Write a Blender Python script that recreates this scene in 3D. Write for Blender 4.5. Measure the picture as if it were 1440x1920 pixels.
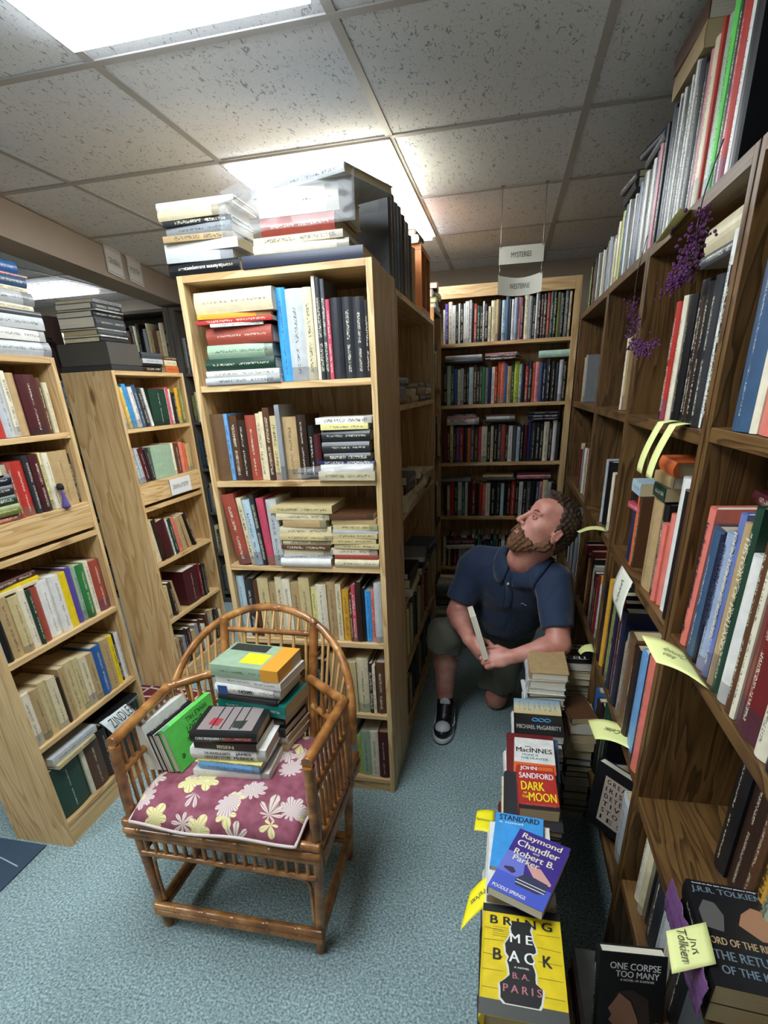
import bpy, bmesh, math, random
import numpy as np
from mathutils import Matrix, Vector, noise as mnoise
PI = math.pi
random.seed(7)
for o in list(bpy.data.objects): bpy.data.objects.remove(o)
SC = bpy.context.scene
COL = SC.collection

# ------------------------------------------------------------------ camera
cam = bpy.data.cameras.new('camera'); camo = bpy.data.objects.new('camera', cam); COL.objects.link(camo)
CR = Vector((0.97725323, 0.20775919, -0.04257052)); CU = Vector((-0.047392, 0.40959553, 0.9110354)); CW = Vector((-0.20671267, 0.88829478, -0.41012468))
m = Matrix.Identity(4)
for i in range(3):
    m[i][0] = CR[i]; m[i][1] = CU[i]; m[i][2] = -CW[i]
m[0][3] = 0; m[1][3] = 0; m[2][3] = 1.65
camo.matrix_world = m
cam.sensor_fit = 'VERTICAL'; cam.sensor_height = 24.0; cam.sensor_width = 18.0
cam.lens = 990.5 / 1920 * 24.0
cam.shift_x = 0.0; cam.shift_y = (1181.3 - 960) / 1920
cam.clip_start = 0.02
SC.camera = camo
# ------------------------------------------------------------------ light and exposure
SC.view_settings.view_transform = 'Standard'; SC.view_settings.look = 'None'
SC.view_settings.exposure = 1.05; SC.view_settings.gamma = 1.0; SC.view_settings.use_curve_mapping = False
wd = bpy.data.worlds.new('world'); SC.world = wd; wd.use_nodes = True
wd.node_tree.nodes['Background'].inputs[0].default_value = (0.8, 0.9, 1, 1)
wd.node_tree.nodes['Background'].inputs[1].default_value = 0.02
LAMP_POWER = 9.0         # emission strength of the ceiling diffusers
LAMP_COL = (0.87, 0.95, 1.0)

# ------------------------------------------------------------------ materials
def sl(c):
    return tuple((x/12.92 if x <= 0.04045 else ((x+0.055)/1.055)**2.4) for x in c)
def hx(s):
    return sl(tuple(int(s[i:i+2], 16)/255 for i in (0, 2, 4)))
MATS = {}
def newmat(name):
    mt = bpy.data.materials.new(name); mt.use_nodes = True
    return mt, mt.node_tree.nodes, mt.node_tree.links, mt.node_tree.nodes['Principled BSDF']
def mat(name, col, rough=0.6, bump=0.0, bscale=200, var=0.0, vscale=8, metal=0, spec=0.5, trans=0, coat=0, sub=0):
    if name in MATS: return MATS[name]
    mt, N, L, P = newmat(name)
    c = (*col, 1)
    P.inputs['Base Color'].default_value = c; P.inputs['Roughness'].default_value = rough
    P.inputs['Metallic'].default_value = metal; P.inputs['Specular IOR Level'].default_value = spec
    P.inputs['Transmission Weight'].default_value = trans; P.inputs['Coat Weight'].default_value = coat
    if sub: P.inputs['Subsurface Weight'].default_value = sub; P.inputs['Subsurface Radius'].default_value = (0.01, 0.004, 0.002); P.inputs['Subsurface Scale'].default_value = 1
    tc = N.new('ShaderNodeTexCoord')
    if var:
        n = N.new('ShaderNodeTexNoise'); n.inputs['Scale'].default_value = vscale; n.inputs['Detail'].default_value = 6
        L.new(tc.outputs['Object'], n.inputs['Vector'])
        mx = N.new('ShaderNodeMix'); mx.data_type = 'RGBA'
        mx.inputs[6].default_value = (*[x*(1-var) for x in col], 1); mx.inputs[7].default_value = (*[min(1, x*(1+var)) for x in col], 1)
        L.new(n.outputs['Fac'], mx.inputs[0]); L.new(mx.outputs[2], P.inputs['Base Color'])
    if bump:
        n = N.new('ShaderNodeTexNoise'); n.inputs['Scale'].default_value = bscale; n.inputs['Detail'].default_value = 4
        L.new(tc.outputs['Object'], n.inputs['Vector'])
        b = N.new('ShaderNodeBump'); b.inputs['Strength'].default_value = bump; b.inputs['Distance'].default_value = 0.003
        L.new(n.outputs['Fac'], b.inputs['Height']); L.new(b.outputs[0], P.inputs['Normal'])
    MATS[name] = mt
    return mt
def ramp(N, pts):
    r = N.new('ShaderNodeValToRGB'); e = r.color_ramp.elements
    while len(e) < len(pts): e.new(0.5)
    for i, (p, c) in enumerate(pts): e[i].position = p; e[i].color = (*c, 1)
    return r
def wood(name, c1, c2, c3, axis, rough=0.45, knots=True, gs=1.0):
    """grain runs along axis (0 x, 1 y, 2 z) of the object's own coordinates"""
    if name in MATS: return MATS[name]
    mt, N, L, P = newmat(name)
    tc = N.new('ShaderNodeTexCoord'); mp = N.new('ShaderNodeMapping')
    oi = N.new('ShaderNodeObjectInfo')
    sc = [9*gs, 9*gs, 9*gs]; sc[axis] = 0.8*gs
    mp.inputs['Scale'].default_value = sc
    L.new(tc.outputs['Object'], mp.inputs['Vector'])
    mul = N.new('ShaderNodeVectorMath'); mul.operation = 'SCALE'; mul.inputs[0].default_value = (37, 17, 29); L.new(oi.outputs['Random'], mul.inputs['Scale'])
    L.new(mul.outputs[0], mp.inputs['Location'])
    n = N.new('ShaderNodeTexNoise'); n.inputs['Scale'].default_value = 1.0; n.inputs['Detail'].default_value = 3; n.inputs['Distortion'].default_value = 0.6
    L.new(mp.outputs[0], n.inputs['Vector'])
    ml = N.new('ShaderNodeMath'); ml.operation = 'MULTIPLY'; ml.inputs[1].default_value = 9; L.new(n.outputs['Fac'], ml.inputs[0])
    fr = N.new('ShaderNodeMath'); fr.operation = 'FRACT'; L.new(ml.outputs[0], fr.inputs[0])
    r = ramp(N, [(0, c1), (0.55, c2), (0.9, c3), (1, c1)])
    L.new(fr.outputs[0], r.inputs[0])
    # fine pores
    mp2 = N.new('ShaderNodeMapping'); s2 = [160, 160, 160]; s2[axis] = 6; mp2.inputs['Scale'].default_value = s2
    L.new(tc.outputs['Object'], mp2.inputs['Vector'])
    n2 = N.new('ShaderNodeTexNoise'); n2.inputs['Scale'].default_value = 1; n2.inputs['Detail'].default_value = 2; L.new(mp2.outputs[0], n2.inputs['Vector'])
    mx = N.new('ShaderNodeMix'); mx.data_type = 'RGBA'; mx.blend_type = 'MULTIPLY'; mx.inputs[0].default_value = 0.35
    r2 = ramp(N, [(0.35, (0.55, 0.5, 0.45)), (0.6, (1, 1, 1))]); L.new(n2.outputs['Fac'], r2.inputs[0])
    L.new(r.outputs[0], mx.inputs[6]); L.new(r2.outputs[0], mx.inputs[7])
    out = mx.outputs[2]
    if knots:
        v = N.new('ShaderNodeTexVoronoi'); v.inputs['Scale'].default_value = 1.0; v.feature = 'F1'
        mp3 = N.new('ShaderNodeMapping'); s3 = [4.2, 4.2, 4.2]; s3[axis] = 1.7; mp3.inputs['Scale'].default_value = s3
        L.new(tc.outputs['Object'], mp3.inputs['Vector']); L.new(mul.outputs[0], mp3.inputs['Location']); L.new(mp3.outputs[0], v.inputs['Vector'])
        r3 = ramp(N, [(0.0, (0.10, 0.05, 0.03)), (0.06, (0.3, 0.18, 0.1)), (0.10, (1, 1, 1))]); L.new(v.outputs['Distance'], r3.inputs[0])
        mk = N.new('ShaderNodeMix'); mk.data_type = 'RGBA'; mk.blend_type = 'MULTIPLY'; mk.inputs[0].default_value = 0.8
        L.new(out, mk.inputs[6]); L.new(r3.outputs[0], mk.inputs[7]); out = mk.outputs[2]
    L.new(out, P.inputs['Base Color']); P.inputs['Roughness'].default_value = rough
    b = N.new('ShaderNodeBump'); b.inputs['Strength'].default_value = 0.12; b.inputs['Distance'].default_value = 0.002
    L.new(n2.outputs['Fac'], b.inputs['Height']); L.new(b.outputs[0], P.inputs['Normal'])
    MATS[name] = mt
    return mt
PC = (hx('dcbd8c'), hx('d3b07c'), hx('ba935e'))
PINE = [wood('pine_%d' % a, *PC, a) for a in range(3)]
PC2 = (hx('ddc090'), hx('d4b480'), hx('bb9460'))
PINEC = [wood('pale_pine_%d' % a, *PC2, a) for a in range(3)]
OC = (hx('74562f'), hx('634626'), hx('412c15'))
OAK = [wood('oak_%d' % a, *OC, a, 0.42, False, 1.6) for a in range(3)]
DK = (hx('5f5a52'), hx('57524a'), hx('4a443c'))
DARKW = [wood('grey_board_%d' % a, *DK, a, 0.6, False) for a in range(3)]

def ink_material():
    mt, N, L, P = newmat('printed_cover')
    A = N.new('ShaderNodeAttribute'); A.attribute_name = 'tint'
    B = N.new('ShaderNodeAttribute'); B.attribute_name = 'ink'
    sp = N.new('ShaderNodeSeparateColor'); L.new(B.outputs['Color'], sp.inputs[0])
    def M(op, a, b=None, c=None):
        n = N.new('ShaderNodeMath'); n.operation = op
        for i, v in enumerate((a, b, c)):
            if v is None: continue
            if isinstance(v, (int, float)): n.inputs[i].default_value = v
            else: L.new(v, n.inputs[i])
        return n.outputs[0]
    r, g, s, a = sp.outputs[0], sp.outputs[1], sp.outputs[2], B.outputs['Alpha']
    cb = N.new('ShaderNodeCombineXYZ')
    L.new(M('MULTIPLY', g, 420), cb.inputs[0]); L.new(M('MULTIPLY', r, 240), cb.inputs[1]); L.new(M('MULTIPLY', s, 90), cb.inputs[2])
    n = N.new('ShaderNodeTexNoise'); n.inputs['Scale'].default_value = 1; n.inputs['Detail'].default_value = 1; L.new(cb.outputs[0], n.inputs['Vector'])
    glyph = M('MULTIPLY', M('GREATER_THAN', n.outputs['Fac'], 0.52), 0.8)
    s3 = M('FRACT', M('MULTIPLY', s, 3.77))
    inr = M('LESS_THAN', M('ABSOLUTE', r), M('ADD', M('MULTIPLY', s3, 0.0030), 0.0022))
    inr = M('MULTIPLY', inr, M('GREATER_THAN', M('FRACT', M('MULTIPLY', s, 11.3)), 0.28))
    lo = M('ADD', M('MULTIPLY', s, 0.12), 0.1); hi = M('ADD', M('MULTIPLY', s, 0.2), 0.42)
    w1 = M('MULTIPLY', M('GREATER_THAN', a, lo), M('LESS_THAN', a, hi))
    w2 = M('MULTIPLY', M('GREATER_THAN', a, M('ADD', hi, 0.06)), M('LESS_THAN', a, 0.92))
    band = M('MAXIMUM', w1, w2)
    on = M('MULTIPLY', M('MULTIPLY', glyph, inr), band)
    on = M('MULTIPLY', on, M('GREATER_THAN', r, -0.5))
    # some books have a coloured band near one end
    s7 = M('FRACT', M('MULTIPLY', s, 7.31))
    bb = M('MULTIPLY', M('GREATER_THAN', a, M('ADD', M('MULTIPLY', s7, 0.3), 0.6)), M('GREATER_THAN', s7, 0.62))
    bb = M('MULTIPLY', bb, M('GREATER_THAN', r, -0.5))
    lum = N.new('ShaderNodeRGBToBW'); L.new(A.outputs['Color'], lum.inputs[0])
    dark = M('LESS_THAN', lum.outputs[0], 0.22)
    ic = N.new('ShaderNodeMix'); ic.data_type = 'RGBA'; ic.inputs[6].default_value = (0.03, 0.03, 0.035, 1); ic.inputs[7].default_value = (0.75, 0.7, 0.55, 1); L.new(dark, ic.inputs[0])
    hs = N.new('ShaderNodeHueSaturation'); L.new(M('ADD', M('MULTIPLY', s, 0.12), 0.44), hs.inputs['Hue']); L.new(A.outputs['Color'], hs.inputs['Color'])
    hs.inputs['Value'].default_value = 0.55; hs.inputs['Saturation'].default_value = 0.8
    m1 = N.new('ShaderNodeMix'); m1.data_type = 'RGBA'; L.new(bb, m1.inputs[0]); L.new(A.outputs['Color'], m1.inputs[6]); L.new(hs.outputs[0], m1.inputs[7])
    m2 = N.new('ShaderNodeMix'); m2.data_type = 'RGBA'; L.new(on, m2.inputs[0]); L.new(m1.outputs[2], m2.inputs[6]); L.new(ic.outputs[2], m2.inputs[7])
    # slight wear
    tc = N.new('ShaderNodeTexCoord'); nw = N.new('ShaderNodeTexNoise'); nw.inputs['Scale'].default_value = 35; nw.inputs['Detail'].default_value = 5; L.new(tc.outputs['Object'], nw.inputs['Vector'])
    rw = ramp(N, [(0.3, (0.82, 0.82, 0.82)), (0.65, (1, 1, 1))]); L.new(nw.outputs['Fac'], rw.inputs[0])
    m3 = N.new('ShaderNodeMix'); m3.data_type = 'RGBA'; m3.blend_type = 'MULTIPLY'; m3.inputs[0].default_value = 1; L.new(m2.outputs[2], m3.inputs[6]); L.new(rw.outputs[0], m3.inputs[7])
    L.new(m3.outputs[2], P.inputs['Base Color']); P.inputs['Roughness'].default_value = 0.38
    return mt
INK = ink_material()
def page_material(name, c):
    mt, N, L, P = newmat(name)
    tc = N.new('ShaderNodeTexCoord'); mp = N.new('ShaderNodeMapping'); mp.inputs['Scale'].default_value = (900, 4, 4)
    L.new(tc.outputs['Object'], mp.inputs['Vector'])
    n = N.new('ShaderNodeTexNoise'); n.inputs['Scale'].default_value = 1; n.inputs['Detail'].default_value = 1; L.new(mp.outputs[0], n.inputs['Vector'])
    r = ramp(N, [(0.3, tuple(x*0.72 for x in c)), (0.7, c)]); L.new(n.outputs['Fac'], r.inputs[0])
    L.new(r.outputs[0], P.inputs['Base Color']); P.inputs['Roughness'].default_value = 0.85
    return mt
PAGE = page_material('page_white', hx('e6dfcc')); PAGEO = page_material('page_aged', hx('cdb98f'))

# ------------------------------------------------------------------ mesh helpers
def link(name, me, mts, parent=None, M=None):
    o = bpy.data.objects.new(name, me); COL.objects.link(o)
    for x in (mts if isinstance(mts, (list, tuple)) else [mts]): me.materials.append(x)
    if parent is not None: o.parent = parent
    if M is not None: o.matrix_local = M
    return o
def empty(name, M=None, loc=None, rz=0):
    o = bpy.data.objects.new(name, None); COL.objects.link(o); o.empty_display_size = 0.05
    o.matrix_world = M if M is not None else Matrix.Translation(loc or (0, 0, 0)) @ Matrix.Rotation(rz, 4, 'Z')
    return o
def tag(o, label, cat, group=None):
    o['label'] = label; o['category'] = cat
    if group: o['group'] = group
    return o
def struct(o): o['kind'] = 'structure'; return o
def bm_box(bm, x0, x1, y0, y1, z0, z1, mi=0):
    vs = [bm.verts.new(p) for p in ((x0, y0, z0), (x1, y0, z0), (x1, y1, z0), (x0, y1, z0), (x0, y0, z1), (x1, y0, z1), (x1, y1, z1), (x0, y1, z1))]
    for f in ((0, 3, 2, 1), (4, 5, 6, 7), (0, 1, 5, 4), (1, 2, 6, 5), (2, 3, 7, 6), (3, 0, 4, 7)):
        fc = bm.faces.new([vs[i] for i in f]); fc.material_index = mi
    return vs
def done(bm, name, mts, parent=None, M=None, smooth=False, bevel=0):
    if bevel:
        bmesh.ops.bevel(bm, geom=list(bm.edges), offset=bevel, segments=2, profile=0.5, affect='EDGES')
    bmesh.ops.recalc_face_normals(bm, faces=bm.faces)
    me = bpy.data.meshes.new(name); bm.to_mesh(me); bm.free()
    if smooth:
        me.polygons.foreach_set('use_smooth', [True]*len(me.polygons))
    return link(name, me, mts, parent, M)
def box(name, x0, x1, y0, y1, z0, z1, mt, parent=None, bevel=0, M=None):
    bm = bmesh.new(); bm_box(bm, x0, x1, y0, y1, z0, z1); return done(bm, name, mt, parent, M, bevel=bevel)
def obox(name, c, size, rot, mt, parent=None, bevel=0):
    sx, sy, sz = [s/2 for s in size]
    return box(name, -sx, sx, -sy, sy, -sz, sz, mt, parent, bevel, Matrix.Translation(c) @ rot)
def catmull(pts, n=8):
    pts = [Vector(p) for p in pts]
    if len(pts) < 3: return pts
    P = [pts[0]*2-pts[1]] + pts + [pts[-1]*2-pts[-2]]
    out = []
    for i in range(1, len(P)-2):
        for k in range(n):
            t = k/n; a, b, c, d = P[i-1], P[i], P[i+1], P[i+2]
            out.append(0.5*((2*b)+(c-a)*t+(2*a-5*b+4*c-d)*t*t+(3*b-a-3*c+d)*t**3))
    out.append(pts[-1]); return out
def bm_tube(bm, pts, rad, seg=10, cap=True, mi=0):
    pts = [Vector(p) for p in pts]; n = len(pts)
    rr = rad if isinstance(rad, (list, tuple)) else [rad]*n
    rings = []; prev = None
    for i, p in enumerate(pts):
        t = (pts[min(i+1, n-1)]-pts[max(i-1, 0)]).normalized()
        if prev is None:
            ref = Vector((0, 0, 1)) if abs(t.z) < 0.9 else Vector((1, 0, 0)); u = t.cross(ref).normalized()
        else: u = (prev-t*prev.dot(t)).normalized()
        prev = u; v = t.cross(u)
        rings.append([bm.verts.new(p+(u*math.cos(2*PI*k/seg)+v*math.sin(2*PI*k/seg))*rr[i]) for k in range(seg)])
    for i in range(n-1):
        for k in range(seg):
            f = bm.faces.new((rings[i][k], rings[i][(k+1) % seg], rings[i+1][(k+1) % seg], rings[i+1][k])); f.smooth = True; f.material_index = mi
    if cap:
        for rg in (rings[0][::-1], rings[-1]):
            f = bm.faces.new(rg); f.material_index = mi
def tube(name, pts, rad, mt, parent=None, seg=10, curve=0):
    if curve: pts = catmull(pts, curve)
    bm = bmesh.new(); bm_tube(bm, pts, rad, seg); return done(bm, name, mt, parent)
def text(s, w, h, mt, parent, M, name='title', track=1.0, bold=0.0, depth=0.0002):
    """lettering in the local XY plane, fitted to w x h, centred on M"""
    cu = bpy.data.curves.new('t', 'FONT'); cu.body = s; cu.size = 1; cu.align_x = 'CENTER'; cu.align_y = 'CENTER'
    cu.space_character = track; cu.resolution_u = 3; cu.space_line = 0.85
    to = bpy.data.objects.new('t', cu)
    me = bpy.data.meshes.new_from_object(to)
    bpy.data.objects.remove(to); bpy.data.curves.remove(cu)
    if bold:      # heavier strokes: the same letters again, shifted a little sideways
        bm = bmesh.new(); bm.from_mesh(me); gg = list(bm.verts)+list(bm.edges)+list(bm.faces)
        for sx_, sz_ in ((-bold, 0.00012), (bold, 0.00024)):
            r_ = bmesh.ops.duplicate(bm, geom=gg); bmesh.ops.translate(bm, verts=[v for v in r_['geom'] if isinstance(v, bmesh.types.BMVert)], vec=(sx_, 0, sz_))
        bm.to_mesh(me); bm.free()
    co = np.array([v.co[:] for v in me.vertices]) if len(me.vertices) else np.zeros((1, 3))
    mn, mx = co.min(0), co.max(0); c = (mn+mx)/2; d = np.maximum(mx-mn, 1e-6)
    sx = w/d[0]; sy = h/d[1]
    for v in me.vertices:
        v.co = ((v.co.x-c[0])*sx, (v.co.y-c[1])*sy, depth+v.co.z)
    return link(name, me, mt, parent, M)
WHITE_INK = mat('ink_white', (0.8, 0.8, 0.78), 0.5); BLACK_INK = mat('ink_black', (0.012, 0.012, 0.014), 0.5)

# ------------------------------------------------------------------ books
CN = {'white': 'e4e2dc', 'cream': 'ddd0ac', 'ivory': 'e6ddc4', 'tan': 'b89c70', 'brown': '5a3a24', 'dark brown': '33221a', 'black': '17171a', 'charcoal': '2c2e33',
      'grey': '8c9094', 'pale grey': 'bcc0c2', 'dark grey': '4d5054', 'red': 'b3322c', 'dark red': '6e1f22', 'maroon': '4a1820', 'orange': 'd86a34', 'salmon': 'e07a6c',
      'yellow': 'e8cc20', 'mustard': 'd9a233', 'olive': '7c8440', 'green': '2f7d42', 'dark green': '1d3f30', 'bright green': '63d25c', 'sage': '9cb59a', 'teal': '0f766e',
      'blue': '2c5fa0', 'dark blue': '1e2a55', 'navy': '161e38', 'light blue': '6ea4d8', 'sky blue': '3f9be0', 'slate blue': '3a5676', 'periwinkle': '6878b4',
      'grey blue': '9aa8c6', 'purple': '43308a', 'pink': 'd88a94', 'rose': 'c44a62', 'lime': 'b8c840', 'pale yellow': 'e4dc94', 'pale blue': 'b4ccd8', 'mint': 'b8d8c4',
      'worn leather': '6b4f36', 'yellowed': 'cdbb8a', 'brick red': 'a0493a', 'violet': '5a4a9a'}
CL = {k: hx(v) for k, v in CN.items()}
BOOKS = []
def cover_geo(bm, w, h, d, hard, tint, ti, ii, M=None, sc=1.0):
    """U-shaped cover: spine on the -Y side, rounded for hardbacks"""
    t = 0.0025 if hard else 0.0008
    bulge = (0.18*w if hard else 0.04*w)
    bulge = min(bulge, 0.007)
    n = 6 if w > 0.012 else 3
    outer = [(0, d, -1)] + [(w*k/n, -bulge*math.sin(PI*k/n)+bulge, k/n) for k in range(n+1)] + [(w, d, -1)]
    inner = [(w-t, d), (w-t, bulge+t*2), (t, bulge+t*2), (t, d)]
    V = lambda x, y, z: bm.verts.new((M @ Vector((x, y, z))) if M is not None else (x, y, z))
    s = random.random()
    def face(vs, inks):
        f = bm.faces.new(vs)
        for lp, k in zip(f.loops, inks):
            lp[ti] = (*tint, 1); lp[ii] = k
    non = (-1, 0, s, 0)
    lo = [V(x, y, 0) for x, y, r in outer]; hi = [V(x, y, h) for x, y, r in outer]
    li = [V(x, y, 0) for x, y in inner]; hi2 = [V(x, y, h) for x, y in inner]
    m = len(outer)
    for i in range(m-1):
        r0, r1 = outer[i][2], outer[i+1][2]
        if r0 < 0 or r1 < 0: ks = [non]*4
        else:
            m0, m1 = (r0-0.5)*w, (r1-0.5)*w
            ks = [(m0, 0, s, 1), (m1, 0, s, 1), (m1, h, s, 0), (m0, h, s, 0)]
        face([lo[i], lo[i+1], hi[i+1], hi[i]], ks)
    for i in range(3): face([li[i], li[i+1], hi2[i+1], hi2[i]], [non]*4)
    face([lo[-1], li[0], hi2[0], hi[-1]], [non]*4)
    face([lo[0], hi[0], hi2[-1], li[-1]], [non]*4)
    # end rims (top and bottom): boards and spine strip
    for a, b, flip in ((lo, li, 0), (hi, hi2, 1)):
        face([a[0], b[3], b[2], a[1]], [non]*4)
        face([a[m-1], a[m-2], b[1], b[0]], [non]*4)
        face([a[1], b[2], b[1]] + [a[k] for k in range(m-2, 1, -1)], [non]*(3+m-3))
    return t, bulge
SPEC = {}
def book(w, h, d, col, M, hard=True, pages=None, name='book', parent=None):
    """upright book: x thickness, y depth (spine at y=0), z height"""
    root = empty(name, M); SPEC[root.name] = (w, h, d, col, M.copy(), hard)
    bm = bmesh.new(); ti = bm.loops.layers.float_color.new('tint'); ii = bm.loops.layers.float_color.new('ink')
    t, bg = cover_geo(bm, w, h, d, hard, CL[col] if isinstance(col, str) else col, ti, ii)
    done(bm, 'cover', INK, root)
    e = 0.003 if hard else 0.0004
    bm = bmesh.new(); bm_box(bm, t, w-t, bg+t*2, d-e-0.001, e, h-e)
    done(bm, 'page_block', pages or (PAGE if random.random() < 0.6 else PAGEO), root)
    return root
# stand-in list for repeats too far or too many: collected into one mesh
FAR = {'bm': bmesh.new()}
FAR['ti'] = FAR['bm'].loops.layers.float_color.new('tint'); FAR['ii'] = FAR['bm'].loops.layers.float_color.new('ink')
def far_book(w, h, d, col, M, hard=True):
    bm = FAR['bm']; t, bg = cover_geo(bm, w, h, d, hard, CL[col], FAR['ti'], FAR['ii'], M)
    vs = [bm.verts.new(M @ Vector(p)) for p in ((t, bg, .003), (w-t, bg, .003), (w-t, d-.003, .003), (t, d-.003, .003), (t, bg, h-.003), (w-t, bg, h-.003), (w-t, d-.003, h-.003), (t, d-.003, h-.003))]
    for q in ((0, 3, 2, 1), (4, 5, 6, 7), (2, 3, 7, 6)):
        f = bm.faces.new([vs[i] for i in q])
        for lp in f.loops: lp[FAR['ti']] = (*CL['cream'], 1); lp[FAR['ii']] = (-1, 0, 0, 0)
ORD = ['first', 'second', 'third', 'fourth', 'fifth', 'sixth', 'seventh', 'eighth', 'ninth', 'tenth', 'eleventh', 'twelfth', 'thirteenth', 'fourteenth', 'fifteenth', 'sixteenth', 'seventeenth', 'eighteenth', 'nineteenth', 'twentieth'] + ['twenty-' + s for s in ('first', 'second', 'third', 'fourth', 'fifth', 'sixth', 'seventh', 'eighth', 'ninth')] + ['thirtieth'] + ['thirty-' + s for s in ('first', 'second', 'third', 'fourth', 'fifth', 'sixth', 'seventh', 'eighth', 'ninth')] + ['fortieth', 'forty-first', 'forty-second', 'forty-third', 'forty-fourth']
PEND = []     # (object, primary label, fallback label)
def describe(o, prim, fall, group, cat='book'):
    PEND.append((o, prim, fall)); o['category'] = cat; o['group'] = group
def F(x, y, z, rz):
    return Matrix.Translation((x, y, z)) @ Matrix.Rotation(math.radians(rz), 4, 'Z')
def parse(s):
    out = []
    for tk in s.split(','):
        p = tk.split()
        nums = [q for q in p if q.lstrip('-').replace('.', '').isdigit()]
        words = [q for q in p if not q.lstrip('-').replace('.', '').isdigit()]
        kind = 'h'
        if words[-1] in ('P', 'L'): kind = words.pop()
        nums = [float(q) for q in nums]
        out.append((' '.join(words), nums[0]/1000, nums[1]/1000, nums[2] if len(nums) > 2 else 0, kind))
    return out
def row(frame, x0, x1, z, s, shelf, group, y0=0.012, depth=0.16, far=False, fit=True, jit=0.012, skip=()):
    """upright books between x0 and x1 on a shelf, left to right"""
    it = parse(s) if isinstance(s, str) else s
    sn = lambda a: math.sin(math.radians(abs(a)))
    ex = []
    for i, (c, w, h, a, kd) in enumerate(it):
        e = 0.0
        pa = it[i-1][3] if i else 0; phh = it[i-1][2] if i else h
        if a < 0: e = max(0, h*sn(a)-(min(h, phh)*sn(pa) if pa < 0 else 0))
        if i and pa > 0: e += max(0, phh*sn(pa)-(min(h, phh)*sn(a) if a > 0 else 0))
        ex.append(e)
    tail = it[-1][2]*sn(it[-1][3]) if it[-1][3] > 0 else 0
    tot = sum(w/max(0.3, math.cos(math.radians(a)))+0.0008 for c, w, h, a, k in it)
    k = (x1-x0-sum(ex)-tail)/tot if fit else 1.0
    x = x0; res = []
    for i, (c, w, h, a, kd) in enumerate(it):
        w2 = w*k; a_ = math.radians(a); x += ex[i]
        step = w2/max(0.3, math.cos(a_))+0.0008
        y = y0+random.uniform(0, jit)
        if c != 'gap':
            d = min(depth, 0.72*h)+random.uniform(-0.01, 0.01)
            if a_ > 0:   # leans to the right: turns about its lower right corner
                R = Matrix.Translation((x+step, y, z+0.0006)) @ Matrix.Rotation(a_, 4, 'Y') @ Matrix.Translation((-w2, 0, 0))
            elif a_ < 0:
                R = Matrix.Translation((x, y, z+0.0006)) @ Matrix.Rotation(a_, 4, 'Y')
            else: R = Matrix.Translation((x, y, z+0.0006))
            if far:
                far_book(w2, h, d, c, frame @ R, kd == 'h')
            else:
                o = book(w2, h, d, c, frame @ R, kd != 'P', PAGEO if kd == 'L' or c in ('yellowed', 'cream', 'tan') else None)
                size = 'slim' if w2 < 0.017 else ('thick' if w2 > 0.036 else ('tall' if h > 0.235 else ('short' if h < 0.175 else 'medium')))
                kn = {'h': 'hardback', 'P': 'paperback', 'L': 'leather-bound book'}[kd]
                l = it[i-1][0] if i else None; r = it[i+1][0] if i < len(it)-1 else None
                art = lambda q: ('an ' if q[0] in 'aeiou' else 'a ')+q
                if l == 'gap': l = None
                if r == 'gap': r = None
                if l and r: nb = 'between %s and %s one' % (art(l), art(r))
                elif r: nb = 'left of %s one' % art(r)
                elif l: nb = 'right of %s one' % art(l)
                else: nb = 'standing alone'
                describe(o, '%s %s %s %s, %s' % (size, c, kn, nb, shelf), '%s %s %s, %s from the left, %s' % (size, c, kn, ORD[min(i, 43)], shelf), group)
                res.append(o)
        x += step
    return res
def pile(frame, x, y, z, s, where, group, mode='spine', far=False, depth=None):
    """flat books from the bottom up; frame -Y looks at the viewer. items: colour thick_mm long_mm yaw kind"""
    it = parse(s) if isinstance(s, str) else s
    res = []; n = len(it)
    for i, (c, w, L_, a, kd) in enumerate(it):
        d = depth or min(0.7*L_, 0.17)
        yaw = Matrix.Rotation(math.radians(a), 4, 'Z')
        dx = random.uniform(-0.006, 0.006); dy = random.uniform(-0.006, 0.006)
        if mode == 'spine':
            R = Matrix(((0, 0, -1, L_/2), (0, 1, 0, 0), (1, 0, 0, 0), (0, 0, 0, 1)))
        elif mode == 'tail':       # lower page edges towards the viewer, spine on the left
            R = Matrix(((0, 1, 0, -d/2), (0, 0, 1, 0), (1, 0, 0, 0), (0, 0, 0, 1)))
        elif mode == 'fore':       # fore edge to the viewer
            R = Matrix(((0, 0, 1, -L_/2), (0, -1, 0, d), (1, 0, 0, 0), (0, 0, 0, 1)))
        T = frame @ Matrix.Translation((x+dx, y+dy, z)) @ yaw @ R
        if far: far_book(w, L_, d, c, T, kd == 'h')
        else:
            o = book(w, L_, d, c, T, kd != 'P')
            pos = 'topmost' if i == n-1 else ('lowest' if i == 0 else '%s from bottom' % ORD[i])
            kn = {'h': 'hardback', 'P': 'paperback', 'L': 'leather-bound book'}[kd]
            size = 'thin' if w < 0.018 else 'thick'
            describe(o, '%s %s %s lying flat, %s %s' % (size, c, kn, pos, where), '%s %s %s, %s from bottom, %s' % (size, c, kn, ORD[i], where), group)
            res.append(o)
        z += w+0.0004
    return res
def rnd_row(width, pal, wr=(0.018, 0.036), hr=(0.19, 0.24), pk=0.3, seed=0):
    rs = random.Random(seed); x = 0; out = []; last = None
    while True:
        w = rs.uniform(*wr)
        if x+w > width: break
        c = rs.choice(pal)
        while c == last: c = rs.choice(pal)
        last = c
        out.append((c, w, rs.uniform(*hr), 0, 'P' if rs.random() < pk else 'h')); x += w+0.0008
    return out
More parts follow.
